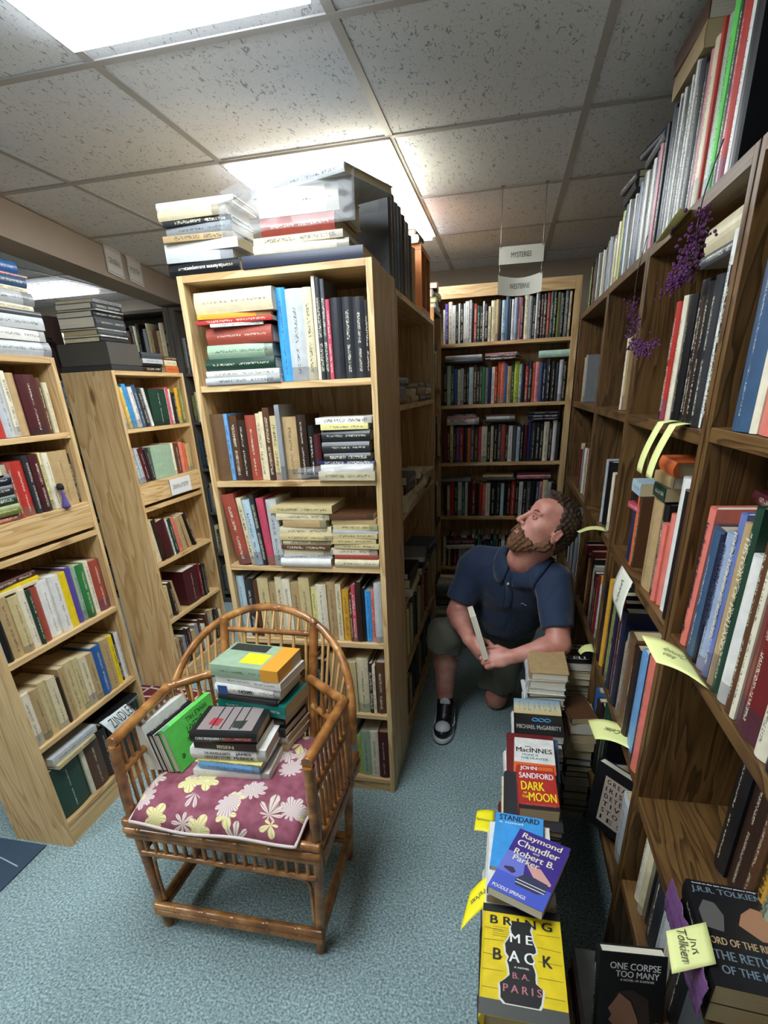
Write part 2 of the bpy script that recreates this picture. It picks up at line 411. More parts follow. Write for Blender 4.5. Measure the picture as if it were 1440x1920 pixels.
# ------------------------------------------------------------------ room shell
def carpet():
    mt, N, L, P = newmat('carpet')
    tc = N.new('ShaderNodeTexCoord')
    n = N.new('ShaderNodeTexNoise'); n.inputs['Scale'].default_value = 130; n.inputs['Detail'].default_value = 3; L.new(tc.outputs['Object'], n.inputs['Vector'])
    r = ramp(N, [(0.28, hx('5f7376')), (0.5, hx('8fa6a9')), (0.72, hx('c2d2d2'))]); L.new(n.outputs['Fac'], r.inputs[0])
    n2 = N.new('ShaderNodeTexNoise'); n2.inputs['Scale'].default_value = 3; n2.inputs['Detail'].default_value = 5; L.new(tc.outputs['Object'], n2.inputs['Vector'])
    r2 = ramp(N, [(0.3, (0.8, 0.8, 0.8)), (0.7, (1, 1, 1))]); L.new(n2.outputs['Fac'], r2.inputs[0])
    mx = N.new('ShaderNodeMix'); mx.data_type = 'RGBA'; mx.blend_type = 'MULTIPLY'; mx.inputs[0].default_value = 1; L.new(r.outputs[0], mx.inputs[6]); L.new(r2.outputs[0], mx.inputs[7])
    L.new(mx.outputs[2], P.inputs['Base Color']); P.inputs['Roughness'].default_value = 0.95; P.inputs['Specular IOR Level'].default_value = 0.1
    b = N.new('ShaderNodeBump'); b.inputs['Strength'].default_value = 0.7; b.inputs['Distance'].default_value = 0.004; L.new(n.outputs['Fac'], b.inputs['Height']); L.new(b.outputs[0], P.inputs['Normal'])
    return mt
def ceiling_mat():
    mt, N, L, P = newmat('fissured_tile')
    tc = N.new('ShaderNodeTexCoord')
    mp = N.new('ShaderNodeMapping'); mp.inputs['Rotation'].default_value = (0, 0, 0.4); mp.inputs['Scale'].default_value = (1, 0.42, 1); L.new(tc.outputs['Object'], mp.inputs['Vector'])
    n = N.new('ShaderNodeTexNoise'); n.inputs['Scale'].default_value = 88; n.inputs['Detail'].default_value = 2; n.inputs['Distortion'].default_value = 1.4; L.new(mp.outputs[0], n.inputs['Vector'])
    r = ramp(N, [(0.62, (1, 1, 1)), (0.67, (0.5, 0.49, 0.5))]); L.new(n.outputs['Fac'], r.inputs[0])
    n2 = N.new('ShaderNodeTexNoise'); n2.inputs['Scale'].default_value = 260; L.new(tc.outputs['Object'], n2.inputs['Vector'])
    r2 = ramp(N, [(0.3, (0.85, 0.85, 0.85)), (0.45, (1, 1, 1))]); L.new(n2.outputs['Fac'], r2.inputs[0])
    mx = N.new('ShaderNodeMix'); mx.data_type = 'RGBA'; mx.blend_type = 'MULTIPLY'; mx.inputs[0].default_value = 1; L.new(r.outputs[0], mx.inputs[6]); L.new(r2.outputs[0], mx.inputs[7])
    m2 = N.new('ShaderNodeMix'); m2.data_type = 'RGBA'; m2.blend_type = 'MULTIPLY'; m2.inputs[0].default_value = 1; L.new(mx.outputs[2], m2.inputs[6]); m2.inputs[7].default_value = (*hx('e6e8ee'), 1)
    L.new(m2.outputs[2], P.inputs['Base Color']); P.inputs['Roughness'].default_value = 0.9
    b = N.new('ShaderNodeBump'); b.inputs['Strength'].default_value = 0.6; b.inputs['Distance'].default_value = 0.004; L.new(r.outputs[0], b.inputs['Height']); L.new(b.outputs[0], P.inputs['Normal'])
    return mt
CZ = 2.44
WALL = mat('wall_paint', hx('a79c8c'), 0.8, 0.1, 60, 0.05, 3)
RX0, RX1, RY0, RY1 = -5.2, 0.80, -1.6, 4.6
struct(box('floor', RX0, RX1, RY0, RY1, -0.05, 0, carpet()))
struct(box('ceiling', RX0, RX1, RY0, RY1, CZ, CZ+0.03, ceiling_mat()))
struct(box('wall_right', RX1, RX1+0.08, RY0, RY1, 0, CZ, WALL))
struct(box('wall_left', RX0-0.08, RX0, RY0, RY1, 0, CZ, WALL))
struct(box('wall_back', RX0, RX1, RY1, RY1+0.08, 0, CZ, WALL))
struct(box('wall_front', RX0, RX1, RY0-0.08, RY0, 0, CZ, WALL))
GRIDM = mat('ceiling_bar', hx('b0adab'), 0.5)
TX, TY, GX, GY = 0.63, 0.658, -1.06, 2.277
LIGHTS = [(-1, 0, 'cool white recessed ceiling light behind the stack of bagged books'),
          (-4, 0, 'square-looking far ceiling light beyond the dropped beam'),
          (0, 0, '')]
# lights: (x0, y0, x1, y1)
PAN = [(-1.06+0.0, 0.30, -1.06+TX, GY-TY-0.08, 'bright rectangular ceiling light cut off at the upper left corner'),
       (GX, GY, GX+TX, GY+2*TY, 'bright rectangular ceiling light behind the books on the central bookcase'),
       (GX-TX*3, GY-5*TY, GX-TX*2, GY-3*TY, 'added unseen ceiling light over the left of the room, behind the viewpoint'),  # unseen panel, added to brighten the left floor and bookcase sides
       (-3.62, 3.72, -3.0, 4.12, 'distant ceiling light beyond the dropped beam, above the left bookcases')]
bm = bmesh.new()
xs = [GX+k*TX for k in range(-6, 3)]; ys = [GY+k*TY for k in range(-5, 4)]
for x in xs: bm_box(bm, x-0.012, x+0.012, RY0+0.01, RY1-0.01, CZ-0.004, CZ-0.0005)
for y in ys: bm_box(bm, RX0+0.01, RX1-0.01, y-0.012, y+0.012, CZ-0.0045, CZ-0.0006)
struct(done(bm, 'trim_1', GRIDM))
def emis(name, col, s):
    mt, N, L, P = newmat(name)
    P.inputs['Base Color'].default_value = (0.8, 0.8, 0.8, 1); P.inputs['Emission Color'].default_value = (*col, 1); P.inputs['Emission Strength'].default_value = s
    return mt
DIFF = emis('lamp_diffuser', LAMP_COL, LAMP_POWER)
for i, (x0, y0, x1, y1, lab) in enumerate(PAN):
    t = tag(empty('ceiling_light', loc=((x0+x1)/2, (y0+y1)/2, CZ)), lab, 'light', 'fluorescent panels in the suspended ceiling')
    hx_, hy = (x1-x0)/2, (y1-y0)/2
    bm = bmesh.new()
    for a in ((-hx_, hx_, -hy, -hy+0.02), (-hx_, hx_, hy-0.02, hy), (-hx_, -hx_+0.02, -hy+0.02, hy-0.02), (hx_-0.02, hx_, -hy+0.02, hy-0.02)):
        bm_box(bm, *a, -0.010, -0.005)
    done(bm, 'frame', mat('lamp_frame', hx('c9c2b4'), 0.4), t)
    box('diffuser', -hx_+0.02, hx_-0.02, -hy+0.02, hy-0.02, -0.026, -0.0055, DIFF, t)
# dropped beam on the left
BA, BB = Vector((-1.93, 1.7, 0)), Vector((-2.42, 4.5, 0))
bd = (BB-BA); bl = bd.length; brz = math.atan2(bd.y, bd.x)
o = box('trim_2', 0, bl, 0, 0.17, 2.29, CZ-0.006, mat('beam_paint', hx('a89b8e'), 0.7, 0.1, 40, 0.06, 4)); o.matrix_world = Matrix.Translation(BA) @ Matrix.Rotation(brz, 4, 'Z'); struct(o)
# cards pinned on the beam (its face looks +x)
PAPER = mat('card_paper', hx('d9d8d6'), 0.7, 0.05, 100)
bdir = bd.normalized(); bn = Vector((bdir.y, -bdir.x, 0))
for k, (s, w, txt, lab) in enumerate(((1.47, 0.19, 'GENERAL', 'white paper card with faint lettering on the beam, further left of two'), (1.72, 0.185, 'POETRY', 'white paper card reading POETRY pinned to the beam'))):
    c = BA+bdir*s+bn*0.004; c.z = 2.395+0.0*k-0.02
    t = tag(empty('paper_card'), lab, 'sign')
    Rm = Matrix((( bdir.x, 0, bn.x, c.x), (bdir.y, 0, bn.y, c.y), (0, 1, 0, c.z), (0, 0, 0, 1))) @ Matrix.Rotation(-0.04, 4, 'Z')
    t.matrix_world = Rm
    box('card', -w/2, w/2, -0.065, 0.065, 0, 0.0015, PAPER, t)
    text(txt, w*0.68, 0.028, mat('faint_ink', hx('55555a'), 0.6), t, Matrix.Translation((0, 0, 0.002)))
    bm = bmesh.new()
    for a in ((-w/2+.008, w/2-.008, -.056, -.054), (-w/2+.008, w/2-.008, .054, .056), (-w/2+.008, -w/2+.01, -.054, .054), (w/2-.01, w/2-.008, -.054, .054)): bm_box(bm, *a, 0.0016, 0.0019)
    done(bm, 'border', mat('faint_ink', (0, 0, 0)), t)
# floor mats
tag(box('floor_mat', -2.55, -1.772, 0.35, 1.285, 0.0005, 0.006, None or mat('dark_mat', hx('34485c'), 0.7, 0.3, 150, 0.12, 20)), 'dark slate blue mat with pale scribbled lines at the lower left corner', 'mat')
matobj = bpy.data.objects['floor_mat']
bm = bmesh.new()
for pts in ([(-2.1, 1.18), (-1.95, 1.20), (-1.80, 1.17)], [(-2.1, 1.15), (-1.93, 1.08), (-1.83, 1.04)], [(-2.0, 1.02), (-1.87, 1.07), (-1.80, 1.06)], [(-2.4, 1.0), (-2.1, 1.18)]):
    bm_tube(bm, [(x, y, 0.006) for x, y in (catmull([(a, b, 0) for a, b in pts], 6) and [(v.x, v.y) for v in catmull([(a, b, 0) for a, b in pts], 6)])], 0.0028, 6)
done(bm, 'pale_line', mat('pale_line', hx('a9b8c2'), 0.6), matobj)
def lattice():
    mt, N, L, P = newmat('red_lattice')
    tc = N.new('ShaderNodeTexCoord'); mp = N.new('ShaderNodeMapping'); mp.inputs['Scale'].default_value = (11, 11, 0); L.new(tc.outputs['Object'], mp.inputs['Vector'])
    v = N.new('ShaderNodeTexVoronoi'); v.feature = 'DISTANCE_TO_EDGE'; v.inputs['Scale'].default_value = 1; v.inputs['Randomness'].default_value = 0.35; L.new(mp.outputs[0], v.inputs['Vector'])
    r = ramp(N, [(0.06, hx('c9c0c0')), (0.09, hx('6e1f24'))]); L.new(v.outputs['Distance'], r.inputs[0]); L.new(r.outputs[0], P.inputs['Base Color']); P.inputs['Roughness'].default_value = 0.9
    return mt
tag(box('rug', -2.3, -1.7, 1.97, 2.54, 0.0005, 0.008, lattice()), 'dark red rug with white lattice pattern between the two left bookcases', 'rug')

# ------------------------------------------------------------------ bookcases
def case(name, label, fr, W, D, Hh, shelves, wd3, back=True, th=0.02, st=0.02, top=True, plinth=0.06, rail=0.0, group=None):
    t = tag(empty(name, fr), label, 'bookcase', group)
    box('side_panel', 0, th, 0, D, 0, Hh, wd3[2], t, 0.001)
    box('side_panel', W-th, W, 0, D, 0, Hh, wd3[2], t, 0.001)
    if top: box('top_panel', th+0.0002, W-th-0.0002, 0, D, Hh-st, Hh, wd3[0], t, 0.001)
    if back: box('back_panel', th+0.0002, W-th-0.0002, D-0.008, D-0.001, 0.01, Hh-st-0.0002, wd3[2], t)
    for z in shelves: box('shelf', th+0.0003, W-th-0.0003, 0.001, D-0.009, z-st, z, wd3[0], t, 0.001)
    if plinth: box('base_board', th+0.0003, W-th-0.0003, 0.004, 0.022, 0.0, plinth-st, wd3[0], t)
    if rail: box('top_rail', th+0.0003, W-th-0.0003, -0.001, 0.018, Hh-st-rail, Hh-st-0.0003, wd3[0], t)
    return t
FC = F(-1.055, 1.829, 0, 0); CWD = 0.645
central = case('bookcase', 'tall narrow pale pine bookcase in the centre, crowned with piled books', FC, CWD, 0.36, 2.016, [0.065, 0.405, 0.74, 1.055, 1.375, 1.695], PINEC)
FL1 = F(-1.66, 1.297, 0, 90)
left1 = case('bookcase', 'pine bookcase nearest on the left, two stacked units with plain apron', FL1, 0.615, 0.27, 1.82, [0.11, 0.475, 0.83, 1.175, 1.292, 1.56], PINE, plinth=0.1095)
box('apron', 0.02, 0.595, 0.002, 0.02, 1.19, 1.2715, PINE[0], left1)
FL2 = F(-1.91, 2.555, 0, 90)
left2 = case('bookcase', 'pine bookcase standing further back on the left with a knotty side', FL2, 0.645, 0.295, 1.806, [0.10, 0.45, 0.80, 1.12, 1.25, 1.53], PINE, plinth=0.0995)
box('apron', 0.02, 0.625, 0.002, 0.02, 1.14, 1.2295, PINE[0], left2)
# card on the apron
t = tag(empty('shelf_card', F(-1.9095, 2.95, 1.19, 90) @ Matrix.Rotation(PI/2, 4, 'X')), 'white lettered card on the apron of the further left bookcase', 'sign')
box('card', -0.11, 0.11, -0.045, 0.045, 0.001, 0.0025, PAPER, t); text('DRAMA & POETRY', 0.17, 0.026, mat('faint_ink', (0, 0, 0)), t, Matrix.Translation((0, 0, 0.003)))
FB = F(-0.53, 3.72, 0, 0)
backc = case('bookcase', 'tall pine bookcase across the end of the aisle, filled with mysteries', FB, 0.92, 0.26, 2.21, [0.10, 0.47, 0.835, 1.195, 1.553, 1.905], [PINE[0], PINE[1], PINE[2]], th=0.036, rail=0.045)
FA = F(-0.41, 2.20, 0, 90)
aisl = case('bookcase', 'aisle bookcase seen edge-on behind the central one, binders on top', FA, 1.10, 0.31, 1.99, [0.08, 0.42, 0.76, 1.16, 1.60], PINE)
FA2 = F(-0.41, 3.305, 0, 90)
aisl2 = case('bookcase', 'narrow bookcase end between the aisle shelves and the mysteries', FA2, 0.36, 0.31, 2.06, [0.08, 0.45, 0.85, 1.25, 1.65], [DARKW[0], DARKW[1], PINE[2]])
RS = [0.25, 0.68, 1.125, 1.553]
FRA = F(0.383, 1.207, 0, -90); FRB = F(0.383, 1.972, 0, -90); FRC = F(0.383, 2.66, 0, -90); FRD = F(0.383, 3.58, 0, -90)
case('bookcase', 'dark oak bookcase at the right edge holding the Handbook for Storytellers', FRA, 0.80, 0.385, 2.0, [0.36, 0.66, 1.130, 1.562], OAK, th=0.022, st=0.026, plinth=0)
case('bookcase', 'dark oak bookcase behind the book towers, bead garland on it', FRB, 0.757, 0.28, 2.0, RS, OAK, th=0.022, st=0.028, plinth=0)
case('bookcase', 'dark oak bookcase beside the kneeling man, nearly empty upper shelves', FRC, 0.68, 0.28, 2.0, RS, OAK, th=0.022, st=0.028, plinth=0)
case('bookcase', 'dark oak bookcase furthest along the right wall, meeting the mysteries', FRD, 0.912, 0.28, 2.0, RS, OAK, th=0.022, st=0.028, plinth=0)
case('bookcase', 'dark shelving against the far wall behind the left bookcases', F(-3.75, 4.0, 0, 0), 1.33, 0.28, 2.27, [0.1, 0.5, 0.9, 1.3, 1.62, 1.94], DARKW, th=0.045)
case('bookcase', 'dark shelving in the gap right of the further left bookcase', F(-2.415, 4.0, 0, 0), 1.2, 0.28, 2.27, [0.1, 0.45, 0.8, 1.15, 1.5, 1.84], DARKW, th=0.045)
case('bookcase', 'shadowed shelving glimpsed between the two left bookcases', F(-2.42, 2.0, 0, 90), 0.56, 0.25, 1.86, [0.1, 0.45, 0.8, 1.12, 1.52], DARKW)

# ------------------------------------------------------------------ books on the central bookcase
G1 = 'books on the central bookcase'
s1 = 'top shelf, central bookcase'; s2 = 'second shelf, central bookcase'; s3 = 'third shelf, central bookcase'; s4 = 'fourth shelf, central bookcase'; s5 = 'fifth shelf, central bookcase'; s6 = 'bottom shelf, central bookcase'
pile(FC, 0.185, -0.004, 1.696, 'pale grey 22 270 0, white 20 262 1, dark green 36 250 -1, sage 40 230 2, brick red 50 235 -2 L, white 9 180 5 P, red 14 270 -1 P, mustard 14 250 4 P, cream 62 275 -3', 'in the stack, top shelf, central bookcase', G1)
row(FC, 0.318, 0.622, 1.696, 'sky blue 32 268 0, pale grey 55 262 0, cream 28 262, ivory 12 290, charcoal 14 285, dark grey 12 280, rose 12 225, charcoal 34 228 0 L, charcoal 34 228 0 L, charcoal 34 226 0 L, black 12 215', s1, G1, fit=True)
row(FC, 0.024, 0.38, 1.376, 'worn leather 62 228 0 L, light blue 16 228, brown 36 220 0 L, dark brown 38 205 0 L, brick red 46 220, cream 20 225, cream 15 230, brown 28 242, yellowed 26 215 0 P, grey 20 250 0 P, tan 60 210, dark brown 42 215 0 L', s2, G1)
row(FC, 0.385, 0.43, 1.376, 'black 18 180, maroon 22 150', s2, G1)
pile(FC, 0.53, -0.01, 1.376, 'cream 30 205 -3 P, white 24 190 -3 P, dark blue 9 205 0 P, charcoal 26 165 0 L, charcoal 36 165 2 L, charcoal 38 170 -2 L, pale yellow 18 165 0 P, white 20 195 1 P', 'in the stack, second shelf, central bookcase', G1)
row(FC, 0.024, 0.250, 1.056, 'brick red 52 270 -7, cream 20 258 -6, pale blue 30 250 -5, charcoal 16 268 -5, rose 30 255 -4, pale grey 42 250 -2', s3, G1, y0=-0.006)
pile(FC, 0.345, -0.004, 1.056, 'white 32 200 0, pale grey 14 190 3 P, cream 22 195 0 P, brown 14 190 -2 P, cream 20 190 2, yellowed 18 210 -1 P, cream 30 200 1 P, tan 26 170 -2 P, cream 24 205 0 P, yellowed 28 240 -2 P', 'in the left stack, third shelf, central bookcase', G1)
pile(FC, 0.535, -0.002, 1.056, 'cream 34 170 0, brick red 14 165 0 P, ivory 24 175 1 P, yellowed 18 170 -1 P, yellowed 20 168 2 P, yellowed 18 172 0 P, pale grey 12 170 1 P, yellowed 20 168 -2 P, tan 20 165 0 P, brown 18 160 2 P', 'in the right stack, third shelf, central bookcase', G1)
row(FC, 0.022, 0.622, 0.741, 'pale blue 30 262, charcoal 34 250, brown 18 245, yellowed 42 255 0 P, tan 28 235 0 P, cream 26 262 0 P, ivory 30 255 0 P, tan 34 240 0 P, yellowed 40 262 0 P, pale yellow 22 222, ivory 38 235, tan 34 245, cream 20 238 0 P, mustard 26 215, brown 12 200, rose 14 240, dark brown 20 250, black 12 225, sky blue 22 215, salmon 12 218, pale grey 26 250', s4, G1)
row(FC, 0.30, 0.622, 0.406, 'black 20 230, black 26 240, black 24 235, tan 50 268 0 P, yellowed 26 235 0 P, yellowed 20 240 0 P, cream 42 255, dark brown 14 235, ivory 10 230 0 P, brown 34 240', s5, G1)
row(FC, 0.30, 0.622, 0.066, 'brown 26 230, tan 36 250 0 P, brown 22 235, pale blue 24 232, grey 44 240, lime 12 210, sage 40 235, ivory 30 245, maroon 38 240', s6, G1)
row(FC, 0.024, 0.29, 0.066, rnd_row(0.26, ['tan', 'cream', 'brown', 'grey'], seed=5), s6, G1)
# piles on top
GT = 'books piled on the central bookcase'
pl = pile(FC, 0.095, 0.0, 2.0165, 'black 34 245 -1, pale grey 26 225 3 P, white 26 255 -2 P, tan 16 230 4 P, grey 26 225 -3, charcoal 14 230 2, cream 26 235 -2, white 20 255 0', 'of the left pile on top', GT)
text('La femme aux serpents', 0.13, 0.014, WHITE_INK, pl[0], Matrix.Translation((0.017, -0.0012, 0.12)) @ Matrix.Rotation(PI, 4, 'Y') @ Matrix(((0, 1, 0, 0), (0, 0, -1, 0), (-1, 0, 0, 0), (0, 0, 0, 1))))
pr = pile(FC, 0.425, -0.004, 2.0165, 'navy 32 385 1 P, ivory 22 300 2, cream 20 285 -1 P, brick red 46 232 0, ivory 66 250 0, pale grey 22 350 -20', 'of the right pile on top', GT, depth=0.26)
row(FA, 0.0, 0.62, 1.991, 'charcoal 40 300, charcoal 45 290, slate blue 40 285, charcoal 45 290, black 40 280, charcoal 45 285, dark grey 50 290, black 40 260, tan 40 230', 'row behind the top pile', GT, depth=0.22)
# clear plastic bag draped over the right pile
def sheet(name, fn, nu, nv, mt, parent=None, th=0.0008):
    bm = bmesh.new(); g = [[bm.verts.new(fn(i/nu, j/nv)) for j in range(nv+1)] for i in range(nu+1)]
    for i in range(nu):
        for j in range(nv):
            f = bm.faces.new((g[i][j], g[i+1][j], g[i+1][j+1], g[i][j+1])); f.smooth = True
    o = done(bm, name, mt, parent, smooth=True)
    if th:
        md = o.modifiers.new('solid', 'SOLIDIFY'); md.thickness = th; md.offset = 0
    return o
def plastic():
    mt, N, L, P = newmat('clear_plastic')
    P.inputs['Base Color'].default_value = (0.5, 0.52, 0.55, 1); P.inputs['Roughness'].default_value = 0.12; P.inputs['Alpha'].default_value = 0.12
    P.inputs['Specular IOR Level'].default_value = 0.9
    return mt
PLAS = plastic()
def bag1(u, v):
    # tent over the right pile: from front lip, over the top, to the back
    x = -0.865+u*0.42
    prof = [(-0.035, 2.10), (-0.030, 2.16), (-0.022, 2.215), (0.0, 2.256), (0.10, 2.262), (0.27, 2.262), (0.31, 2.20)]
    k = v*(len(prof)-1); i = min(int(k), len(prof)-2); f = k-i
    y = prof[i][0]*(1-f)+prof[i+1][0]*f; z = prof[i][1]*(1-f)+prof[i+1][1]*f
    if u < 0.35: z -= (0.35-u)*0.12*(1 if v > 0.3 else 0.6)
    n = mnoise.noise(Vector((u*7, v*9, 3)))
    return (x, 1.829+y+n*0.006, z+n*0.004)
tag(sheet('plastic_bag', bag1, 40, 40, PLAS), 'crinkled clear plastic bag draped over the tall right pile on top', 'bag')
# plastic wrapper on shelf 2
def bag2(u, v):
    n = mnoise.noise(Vector((u*6, v*7, 8)))
    return (-0.70+u*0.275, 1.829-0.022-0.02*math.sin(v*PI)+n*0.008, 1.372+v*0.05+n*0.006+0.02*u)
tag(sheet('plastic_wrapper', bag2, 30, 12, PLAS), 'wrinkled plastic wrapper hanging below the stack on the second shelf', 'bag')

# ------------------------------------------------------------------ left bookcase, nearest
G2 = 'books on the nearest left bookcase'
l = ['top shelf, near left bookcase', 'second shelf, near left bookcase', 'third shelf, near left bookcase', 'fourth shelf, near left bookcase', 'bottom shelf, near left bookcase']
row(FL1, 0.20, 0.565, 1.561, 'brown 30 200, teal 20 150, red 34 215, pale grey 30 212, ivory 14 210, tan 34 205, maroon 56 200, brown 16 190, cream 14 175', l[0], G2)
pile(FL1, 0.16, 0.0, 1.293, 'brick red 22 230 2, olive 34 220 0, dark green 30 215 0, charcoal 34 210 1, navy 34 215 0, cream 32 190 -2 P', 'in the stack, second shelf, near left bookcase', G2)
row(FL1, 0.275, 0.585, 1.293, 'brick red 26 190, red 50 190, charcoal 24 205, maroon 40 205, pale yellow 14 208, ivory 24 205, tan 90 205, dark brown 10 190 0', l[1], G2)
row(FL1, 0.022, 0.592, 0.831, 'pale blue 16 240, black 26 235, tan 46 225, yellowed 40 215 L, ivory 30 225, dark green 14 215, brick red 34 215, white 54 225, white 44 228, yellow 38 225, violet 26 235, sage 22 230, green 40 228, ivory 26 232, brick red 60 222 L', l[2], G2)
pile(FL1, 0.16, 0.03, 1.055, 'cream 12 220 1 P, yellow 12 230 -2 P, maroon 22 240 3', 'laid over the row, third shelf, near left bookcase', G2)
row(FL1, 0.022, 0.592, 0.476, 'ivory 40 220, tan 36 215 L, yellowed 30 225 P, cream 34 222 P, dark brown 14 205, tan 26 235 P, yellowed 40 238 P, yellowed 24 235 P, cream 34 225 P, tan 30 220 P, blue 44 232, tan 42 240, yellow 22 238, black 16 235, white 24 230', l[3], G2)
row(FL1, 0.022, 0.592, 0.111, 'dark green 110 235, ivory 14 225, brown 60 230 L, dark brown 40 245, black 60 258, black 50 262, dark green 40 250', l[4], G2, depth=0.18)
pile(FL1, 0.17, -0.004, 0.352, 'yellowed 18 215 2 P, pale grey 32 245 0 P', 'laid over the row, bottom shelf, near left bookcase', G2)
pile(FL1, 0.44, -0.004, 0.375, 'grey 10 250 -2 P, black 12 260 1 P', 'at the right, bottom shelf, near left bookcase', G2)
pl = pile(FL1, 0.46, 0.0, 1.821, 'pale grey 48 300 0, white 36 290 1 P, pale grey 40 290 -1 P, dark grey 18 280 0, cream 16 250 2 P, pale grey 40 270 0, cream 12 250 1 P, slate blue 32 255 0, salmon 6 265 0 P, blue 34 200 -1', 'of the pile crowning the near left bookcase', 'books piled on the near left bookcase')
# little doll with dark hair on the second shelf
def lathe(bm, prof, seg=12, mi=0, M=None):
    rings = []
    for r, z in prof:
        rings.append([bm.verts.new((M @ Vector((r*math.cos(2*PI*k/seg), r*math.sin(2*PI*k/seg), z))) if M is not None else (r*math.cos(2*PI*k/seg), r*math.sin(2*PI*k/seg), z)) for k in range(seg)])
    for i in range(len(rings)-1):
        for k in range(seg):
            f = bm.faces.new((rings[i][k], rings[i][(k+1) % seg], rings[i+1][(k+1) % seg], rings[i+1][k])); f.smooth = True; f.material_index = mi
    f = bm.faces.new(rings[0][::-1]); f.material_index = mi; f = bm.faces.new(rings[-1]); f.material_index = mi
fig = tag(empty('figurine', FL1 @ Matrix.Translation((0.475, -0.0, 1.293))), 'tiny doll in a violet dress with dark hair beside the red books', 'figurine')
bm = bmesh.new(); lathe(bm, [(0.016, 0.0), (0.014, 0.01), (0.010, 0.03), (0.006, 0.045), (0.009, 0.055), (0.004, 0.062)], M=Matrix.Translation((0, 0, 0))); done(bm, 'dress', mat('violet_cloth', hx('5b4a8c'), 0.8), fig)
bm = bmesh.new(); lathe(bm, [(0.002, 0.060), (0.006, 0.064), (0.0085, 0.072), (0.006, 0.08), (0.001, 0.083)]); done(bm, 'head', mat('doll_skin', hx('c99f8c'), 0.5), fig)
bm = bmesh.new(); lathe(bm, [(0.003, 0.066), (0.012, 0.068), (0.014, 0.078), (0.010, 0.089), (0.002, 0.092)], M=Matrix.Translation((0, 0.004, 0))); done(bm, 'hair', mat('doll_hair', hx('17130f'), 0.8), fig)

# hanging magazine on bottom shelf of left case
def zin(u, v): return (-1.66+0.004+0.035*v*v+0.03*v, 1.297+0.31+u*0.17, 0.40-0.06*v*v-0.01*u)
tt = tag(empty('magazine'), 'pale magazine with big black letters folded over the lower shelf edge, near left bookcase', 'magazine')
o = sheet('sheet', zin, 10, 10, mat('magazine_paper', hx('c9d2d0'), 0.5), tt, 0.002)
text('ZINDLER', 0.15, 0.045, BLACK_INK, tt, Matrix.Translation((-1.660+0.052, 1.297+0.395, 0.3885)) @ Matrix.Rotation(PI/2, 4, 'Z') @ Matrix.Rotation(-0.0, 4, 'X') @ Matrix.Rotation(0.9, 4, 'X'))

# ------------------------------------------------------------------ further left bookcase
G3 = 'books on the further left bookcase'
l = ['top shelf, far left bookcase', 'second shelf, far left bookcase', 'third shelf, far left bookcase', 'fourth shelf, far left bookcase', 'bottom shelf, far left bookcase']
row(FL2, 0.024, 0.62, 1.531, 'pale grey 14 150 -6, mustard 12 205 -8, pale yellow 12 200 -8, sky blue 22 215 -9, white 24 200 -9, slate blue 24 210 -9, charcoal 30 200 -10, white 16 195 -10, dark green 110 190 0, ivory 10 192 0, rose 20 200 0, white 12 190, black 26 170, mustard 26 195, olive 20 190', l[0], G3)
row(FL2, 0.024, 0.62, 1.251, 'pale blue 16 175 -10, pale grey 18 180 -9, maroon 40 175 -9, charcoal 22 170 -8, sage 130 175 0, ivory 20 178, brown 34 170, salmon 26 175, orange 16 168, tan 40 160', l[1], G3)
row(FL2, 0.022, 0.60, 0.801, 'cream 26 250 -7, dark brown 20 245 -7, maroon 44 225 -8, white 8 215 -8, dark green 26 215 -9, salmon 22 215 -10, tan 26 205 -10, tan 20 215 -14, dark brown 14 225 -18, gap 60 10', l[2], G3)
row(FL2, 0.024, 0.62, 0.451, 'yellowed 44 205 -1, dark brown 26 215 -6, tan 22 210 -10, gap 60 10, maroon 120 225 0, dark red 20 225, black 26 215, dark brown 30 200, gap 60 10', l[3], G3)
row(FL2, 0.024, 0.62, 0.101, rnd_row(0.5, ['tan', 'black', 'ivory', 'grey', 'brown', 'maroon'], hr=(0.17, 0.24), seed=3), l[4], G3)
GX3 = 'objects stored on the further left bookcase'
t = tag(empty('box_file', FL2 @ Matrix.Translation((0.01, 0.0, 1.807))), 'dark grey-brown storage box on the further left bookcase', 'box', GX3)
box('body', 0, 0.24, 0.0, 0.285, 0.025, 0.125, mat('box_brown', hx('4b4640'), 0.7, 0.1, 60, 0.1, 10), t, 0.002); box('lower_tray', -0.002, 0.25, -0.002, 0.29, 0, 0.024, mat('box_dark', hx('2b2a2c'), 0.6), t, 0.002)
pile(FL2, 0.12, 0.03, 1.934, 'charcoal 22 220 0, white 6 215 2 P, dark grey 24 225 -2, pale grey 6 220 1 P, dark grey 46 225 1, charcoal 26 220 -1, pale grey 6 215 2 P, dark grey 26 215 0, grey 14 215 1 P', 'of the dark pile over the box', 'dark books piled over the storage box', depth=0.21)
pile(FL2, 0.36, 0.0, 1.807, 'dark brown 26 170 0, black 14 180 1 P, pale grey 22 175 -2 P, dark grey 30 190 1', 'of the middle pile, further left bookcase', 'books piled on the further left bookcase')
pile(FL2, 0.54, 0.0, 1.807, 'orange 34 130 0 P, cream 28 128 1 P, brown 20 150 -2', 'of the right pile, further left bookcase', 'books piled on the further left bookcase')
